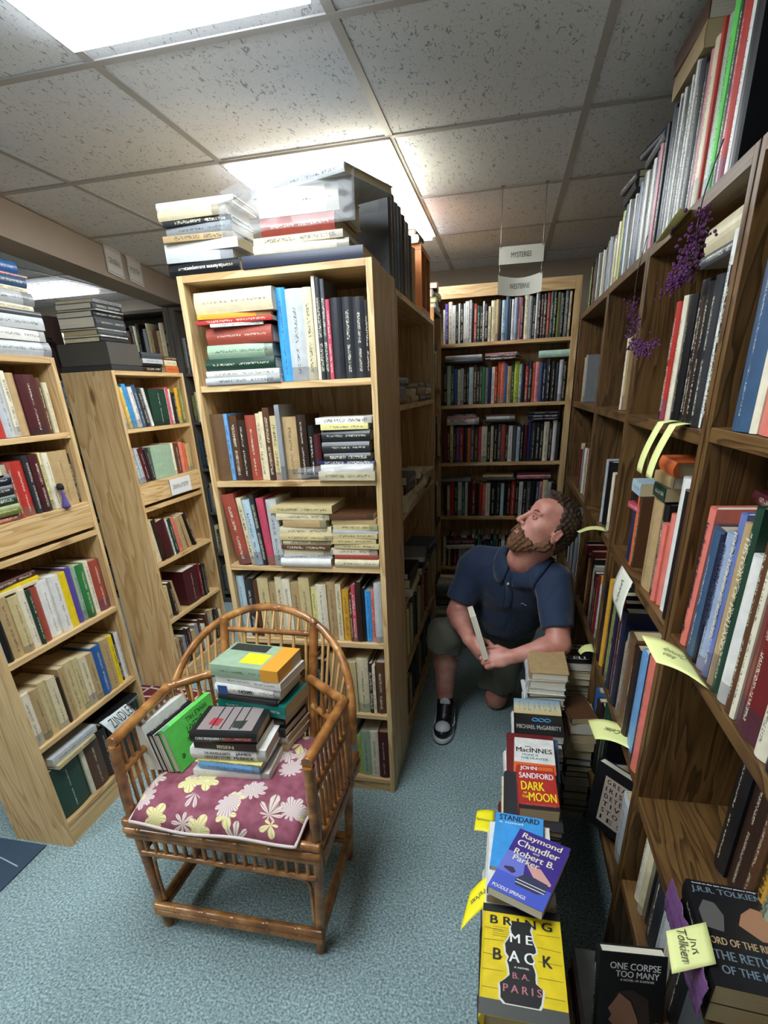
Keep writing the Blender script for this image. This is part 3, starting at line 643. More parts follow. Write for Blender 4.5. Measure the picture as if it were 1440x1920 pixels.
# chunky maroon ornament (bookend)
t = tag(empty('bookend', F(-2.32, 2.56, 0, 90) @ Matrix.Translation((0.0, -0.08, 1.807))), 'dark red-brown carved bookend standing left of the grey book pile', 'ornament', GX3)
M_ORN = mat('ornament', hx('5a4340'), 0.5)
bm = bmesh.new()
for k in range(13):
    a0 = PI*k/12; a1 = PI*(k+1)/12
bm_box(bm, -0.13, 0.13, 0, 0.09, 0.0, 0.03); bm_box(bm, -0.13, -0.06, 0.002, 0.088, 0.0305, 0.32); bm_box(bm, 0.05, 0.12, 0.002, 0.088, 0.0305, 0.26); bm_box(bm, -0.0595, 0.0495, 0.002, 0.088, 0.16, 0.255)
done(bm, 'body', M_ORN, t, bevel=0.004)
bm = bmesh.new(); bm_tube(bm, catmull([(-0.06, -0.008, 0.05), (-0.055, -0.008, 0.12), (-0.005, -0.008, 0.145), (0.045, -0.008, 0.12), (0.05, -0.008, 0.05)], 6), 0.012, 8); done(bm, 'arch', mat('ornament_dark', hx('26201f'), 0.5), t)
# far shelving content (too small to tell apart)
DP = ['tan', 'cream', 'grey', 'slate blue', 'dark grey', 'brown', 'ivory', 'black', 'charcoal', 'olive']
FF = F(-3.75, 4.0, 0, 0); FG = F(-2.415, 4.0, 0, 0); FH = F(-2.42, 2.0, 0, 90)
for i, z in enumerate([0.1, 0.5, 0.9, 1.3, 1.62, 1.94]): row(FF, 0.05, 1.28, z, rnd_row(1.22, DP, hr=(0.19, 0.25), seed=20+i), '', '', far=True)
for i, z in enumerate([0.1, 0.45, 0.8, 1.15, 1.5, 1.84]): row(FG, 0.05, 1.1, z, rnd_row(1.0, DP, hr=(0.19, 0.25), seed=30+i), '', '', far=True)
for i, z in enumerate([0.1, 0.45, 0.8, 1.12, 1.52]): row(FH, 0.03, 0.53, z, rnd_row(0.5, DP, hr=(0.19, 0.25), seed=40+i), '', '', far=True)
# ------------------------------------------------------------------ mysteries bookcase
MP = ['black', 'black', 'charcoal', 'white', 'dark blue', 'red', 'navy', 'pale grey', 'dark green', 'cream', 'maroon', 'slate blue', 'teal', 'dark brown', 'ivory', 'black']
GM = 'books in the mystery bookcase'
sm = ['top shelf, mystery bookcase', 'second shelf, mystery bookcase', 'third shelf, mystery bookcase', 'fourth shelf, mystery bookcase', 'fifth shelf, mystery bookcase']
# frame x runs -0.53.. ; visible part starts near 0.12
row(FB, 0.125, 0.88, 1.906, 'white 10 185 0 P, violet 16 215, ivory 18 225 0 P, white 16 205 0 P, black 14 205, white 8 212, black 16 208, white 8 210, white 18 220 0 P, white 12 225, black 10 210, red 14 205 0 P, dark green 16 195, black 12 190, white 8 215, black 18 200, cream 12 185 0 P, cream 24 215, tan 14 218, black 12 215, pale blue 18 212, slate blue 18 235, black 10 215, white 12 212, grey blue 16 220, pink 12 222 0 P, maroon 16 218, ivory 24 235, grey 16 222, black 14 215, white 8 250, black 14 240, maroon 14 225, black 12 228, red 18 232, dark green 14 238, black 14 235, olive 16 230, black 20 225, dark grey 18 235, cream 10 230', sm[0], GM)
row(FB, 0.13, 0.88, 1.554, 'black 16 230, mint 24 232, dark grey 16 225, blue 20 210, ivory 14 205 0 P, pale grey 18 212, black 16 205, dark brown 12 212, pale blue 24 215, brown 18 230, black 14 215, dark grey 16 218, green 14 212, grey 16 208, dark blue 18 205, ivory 16 210 0 P, red 16 212, orange 16 240, salmon 22 235, blue 12 225, tan 22 210, dark green 14 225, lime 26 235, pale blue 14 220, black 16 215, red 18 205, navy 18 232, orange 16 220, pink 22 225, slate blue 16 220, dark blue 18 215, black 26 240, black 22 225, charcoal 16 215, pale grey 20 230, black 16 220', sm[1], GM)
row(FB, 0.13, 0.88, 1.196, 'dark red 16 225, maroon 14 230, pale yellow 14 235, black 12 225, violet 16 220, red 18 225, navy 18 220, orange 16 215, slate blue 14 240, brown 22 215, rose 12 220, ivory 26 222, black 16 222, cream 12 225, black 20 232, dark grey 14 235, brick red 20 232, charcoal 12 225, white 18 222 0 P, dark grey 20 225, pale blue 14 215, black 16 225, maroon 18 225, dark blue 14 235, charcoal 20 238, black 18 235, black 14 230, ivory 24 240, black 14 228, white 18 250, charcoal 14 235', sm[2], GM)
row(FB, 0.13, 0.88, 0.836, 'black 16 205, cream 12 210, red 20 235, dark green 16 225, white 18 232, teal 14 228, white 12 230, maroon 16 225, dark red 20 222, black 14 220, red 16 215, salmon 12 215, ivory 20 222, black 26 225, charcoal 20 230, pale blue 14 220, black 12 218, dark brown 18 220, red 18 240, black 14 225, white 18 228, black 16 228, dark grey 18 230, black 22 235, slate blue 12 228, pink 14 228, cream 20 240, pale grey 16 225, black 14 220', sm[3], GM)
row(FB, 0.13, 0.88, 0.471, rnd_row(0.74, MP, wr=(0.014, 0.024), hr=(0.19, 0.24), seed=11), sm[4], GM)
pile(FB, 0.25, 0.0, 1.79, 'charcoal 26 235 0, pale grey 22 225 2', 'over the left end, second shelf', GM)
pile(FB, 0.48, 0.0, 1.80, 'maroon 16 190 -14, charcoal 16 200 -12, pink 8 195 -12 P', 'tilted mid row, second shelf', GM)
pile(FB, 0.80, 0.0, 1.80, 'mint 38 180 0', 'over the right end, second shelf', GM)
pw = pile(FB, 0.25, 0.0, 1.434, 'white 42 205 0, pink 12 190 1 P, charcoal 10 180 0 P', 'over the left end, third shelf', GM)
text('MUSING', 0.10, 0.026, BLACK_INK, pw[0], Matrix.Translation((0.021, -0.0012, 0.13)) @ Matrix(((0, 1, 0, 0), (0, 0, -1, 0), (-1, 0, 0, 0), (0, 0, 0, 1))))
pile(FB, 0.49, 0.0, 1.44, 'charcoal 22 190 0, white 16 180 0 P, brown 10 180 0 P', 'over the middle, third shelf', GM)
pile(FB, 0.76, 0.0, 1.446, 'navy 16 180 1, navy 16 180 -1, black 20 185 0', 'over the right end, third shelf', GM)
pile(FB, 0.22, 0.0, 1.075, 'grey 16 200 0 P', 'over the left end, fourth shelf', GM)
pile(FB, 0.50, 0.0, 1.08, 'dark grey 14 210 -3 P, tan 18 200 -3', 'over the middle, fourth shelf', GM)
pile(FB, 0.73, 0.0, 1.085, 'pink 26 215 0, maroon 12 210 1', 'over the right end, fourth shelf', GM)
pile(FB, 0.26, -0.06, 0.62, 'ivory 30 190 12, maroon 30 200 8', 'in front of the fifth shelf', GM)
for k, (x, y, n) in enumerate(((0.20, -0.16, 9), (0.33, -0.17, 8))):
    pile(FB, x, y, 0.001, [(random.Random(k*9+i).choice(['navy', 'ivory', 'grey', 'black', 'brown', 'pale grey', 'olive']), 0.035+0.02*random.Random(i+k).random(), 0.2+0.02*(i % 3), random.Random(i*3+k).uniform(-9, 9), 'h') for i in range(n)], '%s floor pile before the mystery bookcase' % ('left', 'right')[k], 'books on the floor behind the man')
# hanging signs
CARD = mat('sign_card', hx('d6d2c4'), 0.6); CHAIN = mat('sign_chain', hx('8a8882'), 0.4, metal=0.6)
for k, (z0, z1, txt, lab) in enumerate(((2.150, 2.217, 'MYSTERIES', 'white hanging sign reading MYSTERIES below the ceiling'), (2.036, 2.112, 'WESTERNS', 'white curled hanging sign reading WESTERNS, under the mysteries sign'))):
    t = tag(empty('hanging_sign', loc=(0.032, 2.9, (z0+z1)/2)), lab, 'sign', 'signs hanging over the aisle')
    t.rotation_euler = (0, 0, 0.03)
    hh = (z1-z0)/2; cur = 0.0 if k == 0 else 0.014
    bm = bmesh.new(); n = 12; fr_ = []
    for i in range(n+1):
        x = -0.097+0.194*i/n; dz = -cur*math.sin(PI*i/n); dy = 0.02*math.sin(PI*i/n)*k
        fr_.append([bm.verts.new((x, dy, -hh+dz*0.6)), bm.verts.new((x, dy, hh+dz)), bm.verts.new((x, dy+0.002, hh+dz)), bm.verts.new((x, dy+0.002, -hh+dz*0.6))])
    for i in range(n):
        for a in range(4): bm.faces.new((fr_[i][a], fr_[i][(a+1) % 4], fr_[i+1][(a+1) % 4], fr_[i+1][a]))
    bm.faces.new(fr_[0]); bm.faces.new(fr_[-1][::-1])
    done(bm, 'card', CARD, t)
    so = text(txt, 0.088, 0.020, mat('sign_ink', hx('3a3a38'), 0.6), t, Matrix.Translation((0, -0.0008, -0.008*k)) @ Matrix.Rotation(PI/2, 4, 'X'))
    for v in so.data.vertices: v.co.z -= 0.02*math.sin(PI*(v.co.x+0.097)/0.194)*k
    for sx in (-1, 1):
        top = (CZ-0.006-(z0+z1)/2) if k == 0 else (2.152-(z0+z1)/2)
        pts = [(sx*0.09, -0.0005, hh-0.006), (sx*0.091, -0.003, hh+0.01), (sx*0.092, 0.0, top)]
        tube('chain', pts, 0.0016, CHAIN, t, 6)
        if k == 0: box('clip', sx*0.092-0.008, sx*0.092+0.008, -0.004, 0.004, top-0.006, top+0.001, CHAIN, t)

# ------------------------------------------------------------------ aisle bookcase contents
GA = 'books in the aisle bookcase'
a_ = ['top shelf, aisle bookcase', 'second shelf, aisle bookcase', 'third shelf, aisle bookcase', 'fourth shelf, aisle bookcase', 'bottom shelf, aisle bookcase']
for k, (x, s) in enumerate(((0.18, 'brown 34 220 0, grey 36 200 3, dark grey 30 210 -2'), (0.45, 'tan 30 210 0, cream 28 200 4'), (0.72, 'dark grey 34 220 0, tan 30 205 -3, grey 20 210 2'), (0.96, 'brown 32 200 0, cream 28 190 2, grey 22 200 -2'))):
    pile(FA, x, 0.01, 1.601, s, 'of the %s pile, top shelf, aisle bookcase' % ORD[k], GA)
for k, (x, s) in enumerate(((0.2, 'cream 40 210 0, cream 36 205 3, dark brown 40 200 -3, dark grey 36 200 0'), (0.5, 'tan 36 210 0, cream 36 215 -4, brown 30 200 2, ivory 26 205 5'), (0.8, 'black 40 220 0, tan 36 210 3, cream 20 200 -8'))):
    pile(FA, x, -0.01, 1.161, s, 'of the %s pile, second shelf, aisle bookcase' % ORD[k], GA)
for k, (x, s) in enumerate(((0.22, 'ivory 40 220 0, brown 46 230 2, black 30 225 -3'), (0.55, 'dark grey 40 220 4, navy 30 220 -8, grey 30 210 6'), (0.85, 'dark brown 40 220 0, slate blue 36 210 -5'))):
    pile(FA, x, -0.02, 0.761, s, 'of the %s pile, third shelf, aisle bookcase' % ORD[k], GA)
row(FA, 0.03, 1.05, 0.421, rnd_row(1.0, ['cream', 'brown', 'brick red', 'olive', 'black', 'tan', 'pale yellow', 'dark grey'], wr=(0.02, 0.04), hr=(0.2, 0.27), seed=8), a_[3], GA)
row(FA, 0.03, 1.05, 0.081, rnd_row(1.0, ['black', 'brown', 'dark grey', 'black', 'tan'], wr=(0.025, 0.05), hr=(0.2, 0.27), seed=9), a_[4], GA)
for i, z in enumerate([0.08, 0.45, 0.85, 1.25, 1.65]): row(FA2, 0.03, 0.33, z, rnd_row(0.29, DP, hr=(0.19, 0.25), seed=50+i), '', '', far=True)
# wooden crate and clutter on top of the aisle bookcase
t = tag(empty('crate', F(-0.41, 2.86, 1.991, 90)), 'small orange-brown wooden box shelf on top of the aisle bookcase', 'crate')
for a in ((0, 0.30, 0, 0.26, 0.24, 0.262), (0, 0.30, 0, 0.26, 0, 0.02), (0, 0.02, 0, 0.26, 0.0205, 0.2395), (0.28, 0.30, 0, 0.26, 0.0205, 0.2395), (0.14, 0.155, 0, 0.26, 0.0205, 0.2395)):
    box('board', *a, mat('crate_wood', hx('b5713f'), 0.5, 0.1, 50, 0.15, 12), t, 0.001)
row(F(-0.41, 2.86, 1.991, 90), 0.158, 0.278, 0.0205, 'navy 24 190, dark brown 26 200, maroon 20 195, slate blue 24 185', 'inside the wooden crate', 'books inside the crate')
row(F(-0.41, 2.86, 1.991, 90), 0.022, 0.138, 0.0205, 'dark red 26 190, charcoal 26 205, brown 24 195', 'inside the wooden crate, left', 'books inside the crate')
pile(F(-0.41, 3.33, 2.061, 90), 0.17, 0.0, 0, 'grey 30 220 0, olive 26 210 4, dark grey 40 215 -5, brown 30 200 6', 'on the narrow bookcase end', 'books above the narrow bookcase end')
pile(FA, 0.74, 0.02, 2.255, 'cream 30 200 4, brown 22 190 -3', 'resting on the wooden crate', 'books on the crate')

# ------------------------------------------------------------------ right wall, unit behind the towers (B)
GR = 'books on the garland oak bookcase'
def ttl(o, s, w, h, at, col, x=None):
    """title running down the spine of an upright book o; at = height of the middle"""
    M = Matrix.Translation((x, -0.0012, at)) @ Matrix.Rotation(PI/2, 4, 'X') @ Matrix.Rotation(-PI/2, 4, 'Z')
    return text(s, w, h, col, o, M, 'spine_title', bold=0.035)
b1 = 'top shelf, garland bookcase'; b2 = 'second shelf, garland bookcase'; b3 = 'third shelf, garland bookcase'; b4 = 'bottom shelf, garland bookcase'
row(FRB, 0.33, 0.73, 1.554, 'black 28 225, red 22 262, ivory 22 270, black 46 265, black 34 285, dark brown 30 250, black 30 270, charcoal 26 275, white 22 340, black 20 280', b1, GR, y0=0.004)
row(FRB, 0.17, 0.29, 1.126, 'dark blue 70 160, orange 16 215, brown 14 210', b2, GR, y0=0.01)
pile(FRB, 0.225, 0.012, 1.29, 'rose 18 110 6 P, black 30 105 -2 P, pale blue 36 110 0 P', 'of the pocket book stack', GR, depth=0.10)
row(FRB, 0.42, 0.73, 1.126, 'tan 62 238 0, black 24 240, salmon 20 200, salmon 18 230, white 34 320, black 40 300', b2, GR, y0=0.004)
pile(FRB, 0.48, 0.012, 1.372, 'dark green 34 110 0 P, tan 26 150 3 P, orange 36 160 -2', 'above the thick tan book', GR, depth=0.11)
row(FRB, 0.03, 0.725, 0.681, 'black 34 310, mustard 30 335, black 34 330, black 36 300, olive 30 290, navy 36 345, maroon 34 335, rose 12 300, navy 42 330, tan 26 240, grey 20 285, worn leather 60 300 0 L, dark brown 36 290, light blue 74 300, navy 20 330, salmon 38 345', b3, GR, y0=-0.004, depth=0.2)
row(FRB, 0.03, 0.33, 0.251, 'blue 30 300, dark brown 40 280, black 30 300, dark green 46 330, black 36 300', b4, GR)
pile(FRB, 0.55, 0.03, 1.87, 'dark grey 22 230 2, cream 52 240 0', 'on edge at the top, garland bookcase', GR)
# black book shown face out, with a grid of letters
def cover_text(o, w, h, d, lines, front=True):
    """lines: (text, width, height, x across from spine, z from the foot, material) on the face x=w"""
    for s, tw, th_, y, z, mt_ in lines:
        M = Matrix(((0, 0, 1, w+0.0004), (1, 0, 0, y), (0, 1, 0, z), (0, 0, 0, 1)))
        text(s, tw, th_, mt_, o, M, 'cover_title', bold=0.02)
def patch(o, w, y0, y1, z0, z1, mt_, name='cover_picture', off=0.0003):
    bm = bmesh.new(); vs = [bm.verts.new((w+off, a, b)) for a, b in ((y0, z0), (y1, z0), (y1, z1), (y0, z1))]; bm.faces.new(vs)
    return done(bm, name, mt_, o)
def poly(o, w, pts, mt_, name='cover_picture', off=0.0004):
    bm = bmesh.new(); vs = [bm.verts.new((w+off, a, b)) for a, b in pts]; bm.faces.new(vs)
    me = o; return done(bm, name, mt_, o)
def faceout(col, w, h, d, loc, rz, tilt, label, cat='book', group='books shown face out', hard=True):
    """upright book whose front cover (x=w) looks along -Y of its frame"""
    M = F(*loc, rz) @ Matrix.Rotation(-tilt, 4, 'X') @ Matrix(((0, 1, 0, 0), (-1, 0, 0, 0), (0, 0, 1, 0), (0, 0, 0, 1)))
    o = book(w, h, d, col, M, hard); tag(o, label, cat, group); return o
bo = faceout('black', 0.03, 0.235, 0.16, (0.345, 1.50, 0.30), -48, 0.10, 'black hardback shown face out with a grid of letters, lower right shelf')
patch(bo, 0.03, 0.045, 0.15, 0.03, 0.20, mat('grid_tan', hx('a89a8c'), 0.6))
for i, ln in enumerate(('G R E A T', 'I R I S H', 'D E T E C', 'T I V E', 'S T O R', 'I E S')):
    cover_text(bo, 0.0304, .235, .16, [(ln, 0.085, 0.016, 0.0975, 0.185-i*0.027, BLACK_INK)])
row(FRB, 0.60, 0.70, 0.30, 'pale grey 34 220', 'bottom shelf, slanting forward', GR)
row(FRB, 0.40, 0.52, 0.252, 'purple 60 215', b4, GR)
# unit C and D (beyond)
GC = 'books on the oak shelves beside the man'
row(FRC, 0.42, 0.60, 1.554, 'ivory 12 230, tan 14 240, gap 80 10', 'top shelf, oak bookcase beside man', GC)
row(FRC, 0.32, 0.60, 1.126, 'white 12 240, pale grey 12 245, black 30 240, gap 40 10, ivory 14 215, brown 20 210, dark brown 24 230', 'second shelf, oak bookcase beside man', GC)
row(FRC, 0.03, 0.62, 0.681, rnd_row(0.58, ['black', 'mustard', 'grey', 'dark red', 'pale grey', 'dark brown', 'navy'], hr=(0.22, 0.3), seed=14), 'third shelf, oak bookcase beside man', GC)
row(FRD, 0.2, 0.88, 1.554, 'tan 20 220, grey 22 230, gap 300 10, pale grey 12 230, grey 14 240', 'top shelf, last oak bookcase', GC)
row(FRD, 0.4, 0.88, 1.126, rnd_row(0.46, ['ivory', 'dark red', 'brown', 'grey'], hr=(0.2, 0.25), seed=15), 'second shelf, last oak bookcase', GC)
row(FRD, 0.1, 0.88, 0.681, rnd_row(0.75, ['black', 'grey', 'brown', 'pale grey'], hr=(0.2, 0.28), seed=16), 'third shelf, last oak bookcase', GC)
# on top of the oak units
GTt = 'books along the top of the oak bookcases'
row(FRB, 0.0, 0.62, 2.001, 'charcoal 12 270, navy 18 280, white 8 275, navy 16 285, black 18 270, white 9 290, charcoal 22 275, white 9 285, black 20 280, white 9 290, black 18 300, white 10 300, charcoal 24 290, dark brown 26 270, pink 16 280, cream 30 285, red 12 300, sage 34 290, bright green 18 300, charcoal 20 300, red 26 270, white 18 270, black 30 280', 'top row, garland bookcase', GTt, y0=0.0, depth=0.2)
row(FRC, 0.0, 0.68, 2.001, 'brown 20 190, cream 14 200, pale grey 16 205, lime 24 215, charcoal 14 195, slate blue 30 215, white 8 220, dark grey 30 210, white 10 215, black 22 205, slate blue 20 225, white 12 220, black 22 230, white 14 225, black 18 230, white 14 235, mustard 12 220, black 20 235, pink 12 240', 'top row, oak bookcase beside man', GTt, y0=0.0)
row(FRD, 0.1, 0.9, 2.001, rnd_row(0.78, ['black', 'pale grey', 'grey', 'cream', 'brown', 'lime', 'charcoal'], wr=(0.014, 0.03), hr=(0.17, 0.21), seed=17), 'top row, last oak bookcase', GTt)
pile(FRC, 0.55, 0.0, 2.248, 'dark grey 26 230 0, navy 18 250 8', 'over the top row beside man', GTt)
pile(FRC, 0.2, 0.0, 2.238, 'charcoal 30 220 0, dark grey 22 200 5', 'over the far top row', GTt)
pile(FRB, 0.16, 0.0, 2.305, 'tan 46 250 0 P, brown 40 240 2 P', 'over the far end of the top row', GTt)
row(FRA, 0.02, 0.55, 2.001, 'black 34 330, pale grey 10 320, charcoal 40 330, ivory 8 315, dark brown 30 330, black 36 330, white 10 320, dark brown 44 320', 'top row, nearest oak bookcase', GTt, y0=-0.01, depth=0.25)
# nearest unit A
GN = 'books on the nearest oak bookcase'
n1 = 'top shelf, nearest oak bookcase'; n2 = 'second shelf, nearest oak bookcase'; n3 = 'third shelf, nearest oak bookcase'; n4 = 'bottom shelf, nearest oak bookcase'
ra = row(FRA, 0.10, 0.62, 1.563, 'slate blue 34 285, ivory 12 280, salmon 44 265, pale grey 26 280, brown 26 280, black 40 290, maroon 40 280', n1, GN, y0=-0.004)
rb = row(FRA, 0.062, 0.66, 1.131, 'salmon 28 292 3, slate blue 48 262 2, navy 14 258 2, grey blue 34 270 2, periwinkle 22 310 2, tan 22 300 1, dark green 24 330 1, white 34 262 1, brown 20 330, ivory 16 300, dark red 70 310 0, ivory 34 300, navy 36 290, brown 40 300, black 40 290, grey 40 300', n2, GN, y0=0.004, depth=0.2, jit=0.002)
ttl(rb[0], 'Handbook for Storytellers', 0.18, 0.019, 0.175, BLACK_INK, 0.0145); ttl(rb[0], 'ala', 0.024, 0.016, 0.04, BLACK_INK, 0.0145)
ttl(rb[3], 'GENEALOGY AND INDEXING', 0.16, 0.017, 0.17, mat('slate_ink', hx('2b3350'), 0.5), 0.014)
for k in (4, 6): ttl(rb[k], ('JOHN DUNNING BOOKED', 'HISTORY OF HOLLAND')[k == 6], 0.2, 0.015, 0.18, mat('cream_ink', hx('cfc9a8'), 0.5), 0.010)
pile(FRA, 0.155, 0.075, 1.432, 'maroon 20 170 -3', 'over the slate blue book', GN)
rc = row(FRA, 0.20, 0.66, 0.661, 'black 52 330, dark brown 70 345, brown 30 300, mustard 34 290, sage 34 270, grey 24 300, dark brown 60 290, dark red 50 280, black 60 290', n3, GN, y0=0.115, depth=0.2)
ttl(rc[3], 'Hercules and the Zodiac', 0.17, 0.017, 0.15, BLACK_INK, 0.015); ttl(rc[4], 'VERONICA', 0.17, 0.013, 0.14, mat('grey_ink', hx('76796a'), 0.5), 0.015)
rd = row(FRA, 0.06, 0.60, 0.361, 'ivory 26 255, cream 22 250, black 20 215, charcoal 40 240, pale grey 36 255, ivory 30 250, black 60 240, dark grey 60 250, brown 40 240', n4, GN, y0=0.02)
# the two thick black paperbacks wrapped in a purple bag
Mt = Matrix.Translation((0.372, 0.636, 0.662)) @ Matrix.Rotation(math.radians(-4), 4, 'Z') @ Matrix(((0, 1, 0, 0), (0, 0, 1, 0), (1, 0, 0, 0), (0, 0, 0, 1)))
tb0 = book(0.046, 0.205, 0.125, 'black', Mt, False, PAGEO); tag(tb0, 'thick black paperback lying flat, the lower of two wrapped in purple', 'book', 'thick paperbacks on the nearest shelf')
Mt2 = Matrix.Translation((0.0, 0.0, 0.0465)) @ Mt
tb = book(0.044, 0.212, 0.132, 'black', Mt2, False, PAGEO); tag(tb, 'thick black fantasy paperback with two faces, lying face up, lower right', 'book', 'thick paperbacks on the nearest shelf')
GOLD = mat('cover_gold', hx('bfa27a'), 0.4); STEEL = mat('cover_steel', hx('6f7f8c'), 0.4)
cover_text(tb, 0.044, .212, .132, [('J.R.R. TOLKIEN', 0.118, 0.017, 0.066, 0.190, STEEL), ('LORD OF THE RINGS', 0.118, 0.014, 0.068, 0.085, GOLD), ('THE RETURN', 0.108, 0.017, 0.068, 0.058, STEEL), ('OF THE KING', 0.10, 0.015, 0.070, 0.032, STEEL), ('based on the epic motion picture trilogy', 0.11, 0.004, 0.066, 0.205, WHITE_INK)])
poly(tb, 0.044, [(0.012, 0.11), (0.042, 0.105), (0.05, 0.14), (0.04, 0.165), (0.022, 0.168), (0.010, 0.145)], mat('cover_smoke', hx('5c5a58'), 0.5))
poly(tb, 0.044, [(0.07, 0.125), (0.10, 0.10), (0.13, 0.10), (0.13, 0.16), (0.10, 0.168), (0.08, 0.15)], mat('cover_skin', hx('a87a5c'), 0.5))
def pbag(u, v):
    n = mnoise.noise(Vector((u*9, v*5, 1)))
    n2_ = mnoise.noise(Vector((u*30, v*14, 5)))
    return (0.364+n*0.002+n2_*0.002-0.004*math.sin(v*PI), 0.63+u*0.215, 0.664+v*(0.087+0.004*n)+n2_*0.001)
PB = mat('purple_plastic', hx('6e4a78'), 0.15, 0.4, 90)
tag(sheet('plastic_bag', pbag, 110, 24, PB), 'crumpled purple plastic bag against the spines of the black paperbacks', 'bag')
# book face-out ONE CORPSE TOO MANY on a small floor pile
pile(F(0.300, 0.80, 0, 0), 0.0, 0.0, 0.001, [(c, 0.036, 0.2, a, 'h') for c, a in (('black', 0), ('grey', 2), ('dark red', -2), ('black', 1), ('tan', 0), ('navy', 2), ('dark red', 0), ('grey', 1))], 'of the floor pile under the face-out book', 'floor pile against the nearest oak bookcase', 'tail', depth=0.13)
oc = faceout('black', 0.028, 0.225, 0.145, (0.255, 0.80, 0.290), 4, 0.30, 'black hardback ONE CORPSE TOO MANY with a profile portrait, standing face out')
cover_text(oc, 0.028, .225, .145, [('ONE CORPSE', 0.105, 0.016, 0.080, 0.195, WHITE_INK), ('TOO MANY', 0.09, 0.015, 0.085, 0.176, WHITE_INK), ('A NOVEL OF SUSPENSE', 0.07, 0.005, 0.085, 0.162, WHITE_INK)])
poly(oc, 0.028, [(0.045, 0.02), (0.04, 0.05), (0.03, 0.062), (0.036, 0.075), (0.028, 0.09), (0.04, 0.11), (0.05, 0.13), (0.075, 0.11), (0.09, 0.07), (0.1, 0.02)], mat('cover_portrait', hx('9c6f56'), 0.5))
poly(oc, 0.028, [(0.03, 0.10), (0.045, 0.132), (0.075, 0.14), (0.11, 0.12), (0.12, 0.04), (0.10, 0.02), (0.092, 0.07), (0.078, 0.112), (0.05, 0.133)], mat('cover_hood', hx('3a2a24'), 0.6), off=0.0006)

# ------------------------------------------------------------------ towers of books along the aisle floor
GS = 'towers of books along the aisle floor'
TP = ['black', 'charcoal', 'navy', 'grey', 'dark red', 'white', 'pale grey', 'black', 'dark brown', 'cream', 'slate blue']
def tower(cx, cy, ztop, name, d=0.155, L_=0.225, seed=0, mode='tail', first=None):
    rs = random.Random(seed); z = 0.001; items = []
    while True:
        w = rs.uniform(0.028, 0.045)
        if z+sum(i[1]+0.0004 for i in items)+w > ztop: break
        items.append((rs.choice(TP), w, L_*rs.uniform(0.94, 1.03), rs.uniform(-3, 3), 'h'))
    rem = ztop-0.002-sum(i[1]+0.0004 for i in items)
    if rem > 0.008: items.append((rs.choice(TP), rem-0.0004, L_, 0, 'h'))
    return pile(F(cx, cy, 0, 0), 0, 0, z, items, name, GS, mode, depth=d)
tower(0.085, 0.600, 0.564, 'of the nearest floor tower', seed=1, d=0.16)
Mf = Matrix.Translation((0.002, 0.612, 0.566)) @ Matrix(((0, 1, 0, 0), (0, 0, 1, 0), (1, 0, 0, 0), (0, 0, 0, 1)))
bb = book(0.034, 0.235, 0.162, 'yellow', Mf, True); tag(bb, 'yellow and black hardback BRING ME BACK topping the nearest tower', 'book', 'books topping the aisle towers')
w = 0.034; DKC = mat('cover_charcoal', hx('1a1a1a'), 0.5); PKC = mat('cover_pink', hx('b8707c'), 0.5)
patch(bb, w, 0.0, 0.162, 0.0, 0.030, mat('cover_grey_band', hx('4c4d4a'), 0.45)); patch(bb, w, 0.0, 0.162, 0.215, 0.235, DKC)
rs = random.Random(4); hole = []
for k in range(40):
    t_ = k/39*2; z = 0.200-0.178*(t_ if t_ <= 1 else 2-t_); hw = (0.020 if z > 0.17 else (0.026 if z > 0.08 else 0.034))*(1+rs.uniform(-0.22, 0.22))
    hole.append((0.078+(-hw if t_ <= 1 else hw*1.0), z))
poly(bb, w, [(y+(0.004 if y > 0.078 else -0.004), z-0.002) for y, z in hole], mat('cover_chip', hx('d8d4c4'), 0.6), off=0.0004)
poly(bb, w, hole, DKC, off=0.0007)
w2 = w+0.0006
cover_text(bb, w2, .235, .162, [('B R I N G', 0.128, 0.020, 0.080, 0.197, BLACK_INK), ('M E', 0.045, 0.020, 0.080, 0.160, WHITE_INK), ('B', 0.017, 0.024, 0.032, 0.120, BLACK_INK), ('A C', 0.05, 0.024, 0.080, 0.120, WHITE_INK), ('K', 0.018, 0.024, 0.130, 0.120, BLACK_INK), ('A NOVEL', 0.03, 0.0035, 0.080, 0.098, WHITE_INK), ('B. A.', 0.032, 0.012, 0.078, 0.081, PKC), ('P A R I S', 0.072, 0.015, 0.080, 0.055, PKC)])
for k in range(5): patch(bb, w, 0.022, 0.055, 0.180-k*0.005, 0.1812-k*0.005, mat('thin_ink', hx('8a7c20'), 0.5), 'small_print')
bm = bmesh.new()   # brick joints and cracks printed on the cover
for z in (0.05, 0.085, 0.118, 0.148, 0.176):
    for a, b in ((0.004, 0.044), (0.112, 0.158)):
        zb = z+rs.uniform(-.004, .004); poly(bb, w, [(a, z), (b, zb), (b, zb+0.001), (a, z+0.0012)], mat('thin_ink2', hx('6d6418'), 0.5), 'printed_crack', off=0.0003)
bm.free()
tower(0.083, 0.865, 0.585, 'of the second floor tower', seed=2)
Mf = Matrix.Translation((0.008, 0.86, 0.587)) @ Matrix(((0, 1, 0, 0), (0, 0, 1, 0), (1, 0, 0, 0), (0, 0, 0, 1)))
wb = book(0.024, 0.225, 0.15, 'white', Mf, False); tag(wb, 'white paperback beneath the purple-blue one, second tower', 'book', 'books topping the aisle towers')
Mf = Matrix.Translation((0.012, 0.93, 0.6115)) @ Matrix.Rotation(math.radians(-4), 4, 'Z') @ Matrix(((0, 1, 0, 0), (0, 0, 1, 0), (1, 0, 0, 0), (0, 0, 0, 1)))
sb = book(0.012, 0.18, 0.12, 'sky blue', Mf, False); tag(sb, 'bright blue paperback poking out left under the purple-blue one', 'book', 'books topping the aisle towers')
